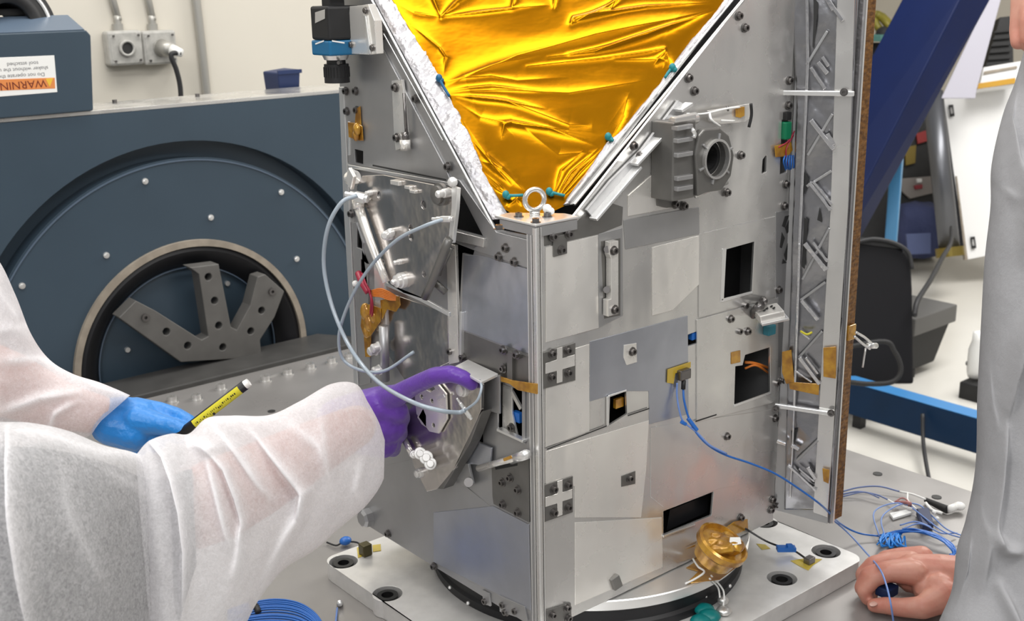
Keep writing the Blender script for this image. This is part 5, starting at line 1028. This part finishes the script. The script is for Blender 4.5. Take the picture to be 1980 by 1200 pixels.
def spline(tab, n):
    A = np.array(tab, float); out = []; m = len(A)
    for i in range(m-1):
        p0 = A[i-1] if i else 2*A[0]-A[1]; p1, p2 = A[i], A[i+1]; p3 = A[i+2] if i+2 < m else 2*A[-1]-A[-2]
        for k in range(n):
            t = k/n; out.append(.5*((2*p1)+(p2-p0)*t+(2*p0-5*p1+4*p2-p3)*t*t+(3*p1-p0-3*p2+p3)*t**3))
    out.append(A[-1]); return np.array(out)
def garment(name, st, mtl, parent, ridges=(), sub=14, ring=120, flat=.75, noise=.003, seed=1, caps=True, lin=False, hs=1.35):
    """cloth tube through stations (edge a px, edge b px, distance, half depth) with raised folds"""
    if lin:
        A = np.array(st, float); S_ = np.concatenate([np.linspace(A[i], A[i+1], sub, endpoint=False) for i in range(len(A)-1)]+[A[-1:]])
    else: S_ = spline(st, sub)
    n = len(S_); th = np.linspace(0, 2*np.pi, ring, endpoint=False)
    V = np.zeros((n, ring, 3)); px = np.zeros((n, ring)); py = np.zeros((n, ring))
    for i, (xa, ya, xb, yb, dep, hd) in enumerate(S_):
        ca, sa = np.cos(th), np.sin(th); u = np.sign(ca)*np.abs(ca)**flat; w = np.sign(sa)*np.abs(sa)**flat
        X = (xa+xb)/2+(xa-xb)/2*u; Y = (ya+yb)/2+(ya-yb)/2*u; px[i], py[i] = X, Y
        for j in range(ring): V[i, j] = P(X[j], Y[j], dep-hd*w[j])
    H = np.zeros(px.shape)
    for pts, w, h in ridges: H += ridge(px, py, pts, w*1.25, h, True, False)
    PLY = np.zeros(px.shape)
    for pts, w, h in ridges: PLY = np.maximum(PLY, ridge(px, py, pts, w*.8, min(.65, h*60), True))
    H = H*hs+noise*nfield(px, py, 46, 60, seed, 3)
    front = np.clip(np.sin(th), 0, 1)**.5; V += (-CF)[None, None, :]*(H*front[None, :])[..., None]
    me = bpy.data.meshes.new(name); vs = V.reshape(-1, 3).tolist(); f = []
    for i in range(n-1):
        for j in range(ring): f.append((i*ring+j, i*ring+(j+1) % ring, (i+1)*ring+(j+1) % ring, (i+1)*ring+j))
    if caps: f.append(tuple(range(ring))[::-1]); f.append(tuple((n-1)*ring+j for j in range(ring)))
    me.from_pydata(vs, [], f); me.update(); at_ = me.attributes.new('ply', 'FLOAT', 'POINT'); at_.data.foreach_set('value', (PLY*(np.sin(th)[None, :] > 0)).reshape(-1)); bm = bmesh.new(); bm.from_mesh(me); bmesh.ops.recalc_face_normals(bm, faces=bm.faces); bm.to_mesh(me); bm.free()
    return link(name, me, mtl, parent, True)
# person at the left front, purple glove pointing at the satellite
pa_ = thing('person', P(0, 1250, 1.15), 'person in a white gown pointing a purple gloved finger at the satellite', 'person')
OL = lambda x, y, o: Vector(PL.at(x, y, o))
hw = OL(690, 800, .085)
blob('purple_gloved_hand', [
    [(OL(650, 810, .115), .030), (OL(700, 795, .090), .031), (OL(738, 785, .072), .030)],
    [(OL(700, 820, .090), .030), (OL(742, 825, .072), .030)], [(OL(700, 845, .09), .026), (OL(740, 855, .072), .024)],
    [(OL(738, 772, .070), .020), (OL(768, 764, .068), .0160), (OL(800, 745, .066), .0132), (OL(840, 727, .062), .0128), (OL(872, 722, .054), .0118), (OL(896, 730, .044), .0108), (OL(912, 742, .034), .0096)],
    [(OL(745, 790, .070), .021), (OL(768, 795, .064), .0165), (OL(776, 808, .046), .0135), (OL(762, 822, .034), .011)],
    [(OL(742, 820, .070), .021), (OL(766, 826, .060), .0160), (OL(772, 838, .044), .013), (OL(757, 846, .034), .011)],
    [(OL(738, 848, .070), .020), (OL(757, 858, .058), .0145), (OL(760, 868, .044), .012), (OL(748, 870, .034), .010)],
    [(OL(715, 775, .07), .017), (OL(742, 770, .045), .013), (OL(765, 782, .030), .011)],
], M['glovep'], pa_, .0026, 7)
d_ = lambda x: float(np.interp(x, [-100, 0, 200, 350, 500, 650, 745], [1.02, 1.06, 1.16, 1.24, 1.34, 1.44, 1.50]))
slv = [(262, 880, 300, 1330, d_(260), .03), (288, 852, 330, 1330, d_(290), .055), (330, 838, 370, 1320, d_(330), .065), (365, 838, 420, 1290, d_(365), .068), (400, 808, 470, 1215, d_(400), .07), (450, 803, 500, 1160, d_(450), .07), (520, 802, 550, 1100, d_(520), .068), (580, 775, 610, 1062, d_(580), .064), (640, 742, 655, 1022, d_(640), .058), (688, 742, 700, 985, d_(690), .050), (712, 778, 722, 960, d_(715), .042), (732, 815, 735, 940, d_(735), .032), (744, 850, 742, 925, d_(745), .022)]
garment('gown_sleeve', slv, GOWN, pa_, [
    ([(290, 850), (320, 880), (342, 925), (358, 985), (365, 1060), (360, 1140), (352, 1210)], 6, .020),
    ([(400, 862), (440, 905), (462, 960), (475, 1010), (470, 1050)], 7, .014), ([(415, 820), (460, 870), (500, 930), (540, 980)], 9, .010), ([(400, 880), (420, 950), (440, 1030), (455, 1080)], 9, .008),
    ([(490, 830), (540, 890), (590, 950), (585, 1000), (565, 1060)], 8, .016), ([(590, 953), (580, 990), (540, 1070), (500, 1150), (478, 1200)], 9, .010), ([(470, 1010), (468, 1060), (450, 1130)], 8, .010),
    ([(620, 800), (630, 870), (640, 930), (650, 985)], 12, .006), ([(560, 815), (620, 860), (650, 930)], 14, .006), ([(400, 812), (500, 800), (640, 745)], 16, .006), ([(700, 900), (690, 950), (700, 985)], 7, .006), ([(360, 850), (400, 862), (440, 860)], 10, .008),
], 22, 280, .85, .0035, 3)
tor = [(-140, 800, -150, 1400, 1.02, .06), (-60, 808, -70, 1400, 1.02, .09), (0, 815, -10, 1400, 1.04, .10), (60, 817, 50, 1400, 1.06, .10), (130, 832, 120, 1400, 1.10, .10), (200, 860, 195, 1400, 1.14, .09), (258, 874, 252, 1400, 1.19, .075), (300, 895, 290, 1400, 1.225, .06), (335, 935, 330, 1400, 1.25, .04), (350, 1010, 350, 1380, 1.27, .02)]
garment('gown_body', tor, GOWNB, pa_, [
    ([(20, 820), (28, 880), (40, 1000), (52, 1100), (66, 1200), (74, 1290)], 9, .020), ([(30, 830), (90, 835), (200, 870), (290, 880), (340, 920)], 16, .008), ([(120, 900), (140, 1000), (180, 1080), (220, 1160)], 16, .004), ([(200, 900), (300, 960)], 14, .004), ([(335, 930), (340, 1050), (335, 1200)], 6, .006),
], 18, 260, .85, .003, 5)
garment('shirt', [(-120, 860, -130, 1400, 1.05, .06), (0, 862, -10, 1400, 1.06, .085), (100, 868, 90, 1400, 1.10, .085), (200, 892, 190, 1400, 1.16, .075), (290, 925, 280, 1400, 1.225, .05), (372, 905, 380, 1090, 1.27, .03)], M['shirt'], pa_, [], 8, 60, .85, .002, 2)
blob('forearm', [[(P(690, 822, 1.53), .028), (P(600, 870, 1.43), .036), (P(500, 925, 1.36), .044), (P(420, 965, 1.315), .048), (P(380, 985, 1.30), .045)]], M['skin'], pa_, .005, 4)
# person behind, blue glove holding a pen
pb_ = thing('person', P(-20, 900, 1.6), 'person at the left edge in a white gown and blue glove holding a pen', 'person')
D2 = 1.56
garment('gown_sleeve', [(-120, 400, -130, 900, 1.50, .09), (-60, 450, -70, 900, 1.50, .09), (-5, 500, -10, 880, 1.51, .09), (30, 570, 15, 870, 1.52, .085), (60, 645, 45, 862, 1.53, .075), (95, 694, 80, 856, 1.54, .065), (140, 722, 120, 850, 1.545, .055), (190, 738, 160, 846, 1.55, .045), (225, 752, 178, 838, 1.555, .038), (252, 764, 186, 822, 1.558, .026)], GOWN, pb_,
        [([(0, 640), (60, 625), (110, 640)], 9, .008), ([(0, 700), (80, 690), (190, 740)], 10, .008), ([(0, 800), (80, 770), (180, 750)], 9, .008), ([(0, 560), (30, 600), (60, 660)], 8, .006), ([(90, 850), (110, 800), (160, 770)], 6, .006), ([(120, 700), (190, 745), (250, 765)], 6, .005)], 12, 160, .85, .003, 9)
blob('forearm', [[(P(-100, 700, 1.54), .05), (P(20, 745, 1.55), .045), (P(120, 785, 1.565), .033), (P(200, 803, 1.572), .026)]], M['skin'], pb_, .005, 4)
Q = lambda x, y, d: Vector(P(x, y, d))
blob('blue_gloved_hand', [
    [(Q(198, 806, 1.575), .025), (Q(235, 806, 1.58), .029), (Q(275, 808, 1.58), .027)], [(Q(215, 822, 1.57), .028), (Q(260, 836, 1.57), .026)],
    [(Q(262, 796, 1.585), .021), (Q(305, 797, 1.585), .0155), (Q(340, 804, 1.58), .0125), (Q(366, 816, 1.57), .0105), (Q(374, 822, 1.565), .0085)],
    [(Q(265, 812, 1.565), .022), (Q(300, 818, 1.56), .016), (Q(330, 824, 1.555), .013), (Q(354, 832, 1.552), .0105)],
    [(Q(268, 825, 1.59), .020), (Q(305, 832, 1.60), .0155), (Q(335, 838, 1.60), .012), (Q(348, 846, 1.59), .010)],
    [(Q(255, 835, 1.57), .022), (Q(285, 842, 1.575), .0165), (Q(306, 850, 1.58), .013), (Q(300, 862, 1.575), .011)],
    [(Q(245, 840, 1.575), .022), (Q(262, 852, 1.58), .016), (Q(268, 868, 1.58), .012)],
], M['gloveb'], pb_, .0022, 4)
pn = thing('marker_pen', Q(360, 826, 1.545), 'black marker pen with a yellow label held in the blue gloved hand', 'pen')
A, B_ = Q(340, 846, 1.548), Q(478, 741, 1.548); ax = (B_-A).normalized(); L_ = (B_-A).length
b_ = MB(); b_.cyl(A, A+ax*L_*.97, .0068, .0070, 24); b_.build('pen_barrel', M['blackg'], pn, True)
MB().cyl(A+ax*L_*.965, B_+ax*.003, .0062, .0055, 24).build('white_end_cap', M['white'], pn, 'auto')
q = ax.to_track_quat('Z', 'Y'); cdir = q.inverted()@Vector(-CF+CU*-.45).normalized(); ac = math.atan2(cdir.y, cdir.x)
b_ = MB(); b_.lathe(A+ax*L_*.26, ax, [(.0070, 0), (.00735, 0), (.00735, L_*.64), (.0070, L_*.64)], 14, ac-1.05, ac+1.0); lb = b_.build('yellow_label', M['yellow'], pn)
b_ = MB(); rs = random.Random(2); c2_ = q@Vector((math.cos(ac), math.sin(ac), 0)); sd = ax.cross(c2_)
for k in range(24):
    u = .29+k*.0235+rs.uniform(-.003, .003); s0 = A+ax*L_*u+c2_*.0072-sd*rs.choice((.001, -.0005, .0012)); b_.bar(s0-sd*.0012, s0+sd*.0012, .0007 if rs.random() < .7 else .0016, .0006, c2_)
b_.bar(A+ax*L_*.50+c2_*.0070+sd*.0036, A+ax*L_*.525+c2_*.0070+sd*.0036, .0035, .001, c2_)
b_.build('label_print', M['black'], lb)
# person at the right in a grey-white coat, bare fist on the table
pc_ = thing('person', P(1990, 1250, 1.5), 'person at the right edge in a grey-white lab coat, bare fist resting on the table', 'person')
rt = 2260
garment('coat', [(2010, 40, rt, 40, 1.58, .05), (1985, 85, rt, 95, 1.57, .07), (1962, 160, rt, 170, 1.56, .09), (1938, 225, rt, 240, 1.55, .10), (1917, 320, rt, 330, 1.54, .11), (1915, 400, rt, 410, 1.53, .12), (1904, 500, rt, 510, 1.52, .12), (1897, 620, rt, 620, 1.51, .12), (1890, 760, rt, 760, 1.50, .12), (1886, 900, rt, 900, 1.49, .12), (1868, 1000, rt, 1010, 1.47, .11), (1850, 1060, rt, 1080, 1.455, .10), (1840, 1140, rt, 1170, 1.44, .095), (1812, 1210, rt, 1260, 1.42, .09), (1790, 1290, rt, 1340, 1.41, .09)], GOWNG, pc_,
        [([(1960, 160), (1945, 230), (1962, 330), (1975, 420)], 8, .010), ([(1975, 300), (1972, 420), (1980, 520)], 7, .008), ([(1915, 360), (1950, 380), (1980, 400)], 8, .005), ([(1990, 600), (1965, 660), (1950, 740), (1940, 830)], 8, .014), ([(1940, 830), (1925, 900), (1915, 1000), (1920, 1100)], 9, .012), ([(1905, 700), (1912, 780), (1930, 850)], 7, .006), ([(1880, 950), (1900, 1050), (1895, 1150)], 9, .008), ([(1900, 1020), (1940, 1060), (1985, 1070)], 9, .008), ([(1870, 1010), (1860, 1100), (1830, 1200)], 7, .008), ([(1930, 1130), (1960, 1200), (1990, 1260)], 8, .008)], 16, 260, .9, .006, 12, hs=2.8)
Zv = lambda x, y, z: Vector(Z(x, y, z))
blob('bare_fist', [
    [(Zv(1930, 1115, .050), .034), (Zv(1870, 1118, .046), .034), (Zv(1815, 1115, .046), .036), (Zv(1765, 1108, .048), .031)],
    [(Zv(1815, 1142, .040), .030), (Zv(1795, 1138, .040), .024)],
    [(Zv(1760, 1092, .050), .023), (Zv(1722, 1086, .050), .0165), (Zv(1690, 1092, .048), .0150), (Zv(1670, 1110, .034), .0130), (Zv(1672, 1130, .018), .0115)],
    [(Zv(1758, 1104, .056), .022), (Zv(1715, 1104, .058), .0165), (Zv(1682, 1112, .050), .0150), (Zv(1668, 1136, .030), .0130), (Zv(1684, 1150, .016), .011)],
    [(Zv(1768, 1108, .060), .020), (Zv(1722, 1106, .062), .0140), (Zv(1690, 1118, .050), .0128), (Zv(1670, 1142, .030), .0115), (Zv(1678, 1158, .016), .0102)],
    [(Zv(1782, 1078, .040), .020), (Zv(1745, 1074, .040), .0140), (Zv(1712, 1078, .034), .0125), (Zv(1696, 1092, .018), .0110)],
    [(Zv(1825, 1150, .040), .026), (Zv(1785, 1174, .030), .0175), (Zv(1745, 1174, .024), .0145), (Zv(1712, 1170, .020), .0130), (Zv(1690, 1170, .017), .0108)],
], M['skin'], pc_, .0022, 3)
MB().ball(Zv(1689, 1167, .025), .0068, (1.2, .8, .35), 3).build('thumb_nail', mat('nail', (.62, .38, .32), .3), pc_, True)
MB().obox(Zv(1715, 1140, .030), (.014, 0, 0), (0, .012, 0), (0, 0, .008)).build('held_blue_plug', mat('dark_blue_plug', (.01, .03, .10), .4), pc_, bev=.002)
blob('bare_hand', [
    [(P(2040, -60, 1.5), .035), (P(2005, -10, 1.5), .030), (P(1990, 20, 1.5), .022)],
    [(P(1985, -20, 1.5), .020), (P(1974, 25, 1.5), .0135), (P(1969, 60, 1.5), .0115), (P(1969, 82, 1.495), .0100)],
    [(P(2000, 0, 1.49), .020), (P(1992, 40, 1.48), .0135), (P(1990, 75, 1.48), .0115), (P(1994, 92, 1.485), .010)],
    [(P(2015, 0, 1.48), .020), (P(2012, 45, 1.47), .0135), (P(2012, 80, 1.47), .0115)],
    [(P(2035, 0, 1.47), .019), (P(2032, 45, 1.46), .012), (P(2032, 70, 1.46), .0105)],
    [(P(2010, -30, 1.52), .018), (P(1990, 10, 1.55), .014), (P(1984, 40, 1.56), .011)],
], M['skin'], pc_, .0024, 5)
bpy.context.view_layer.update()
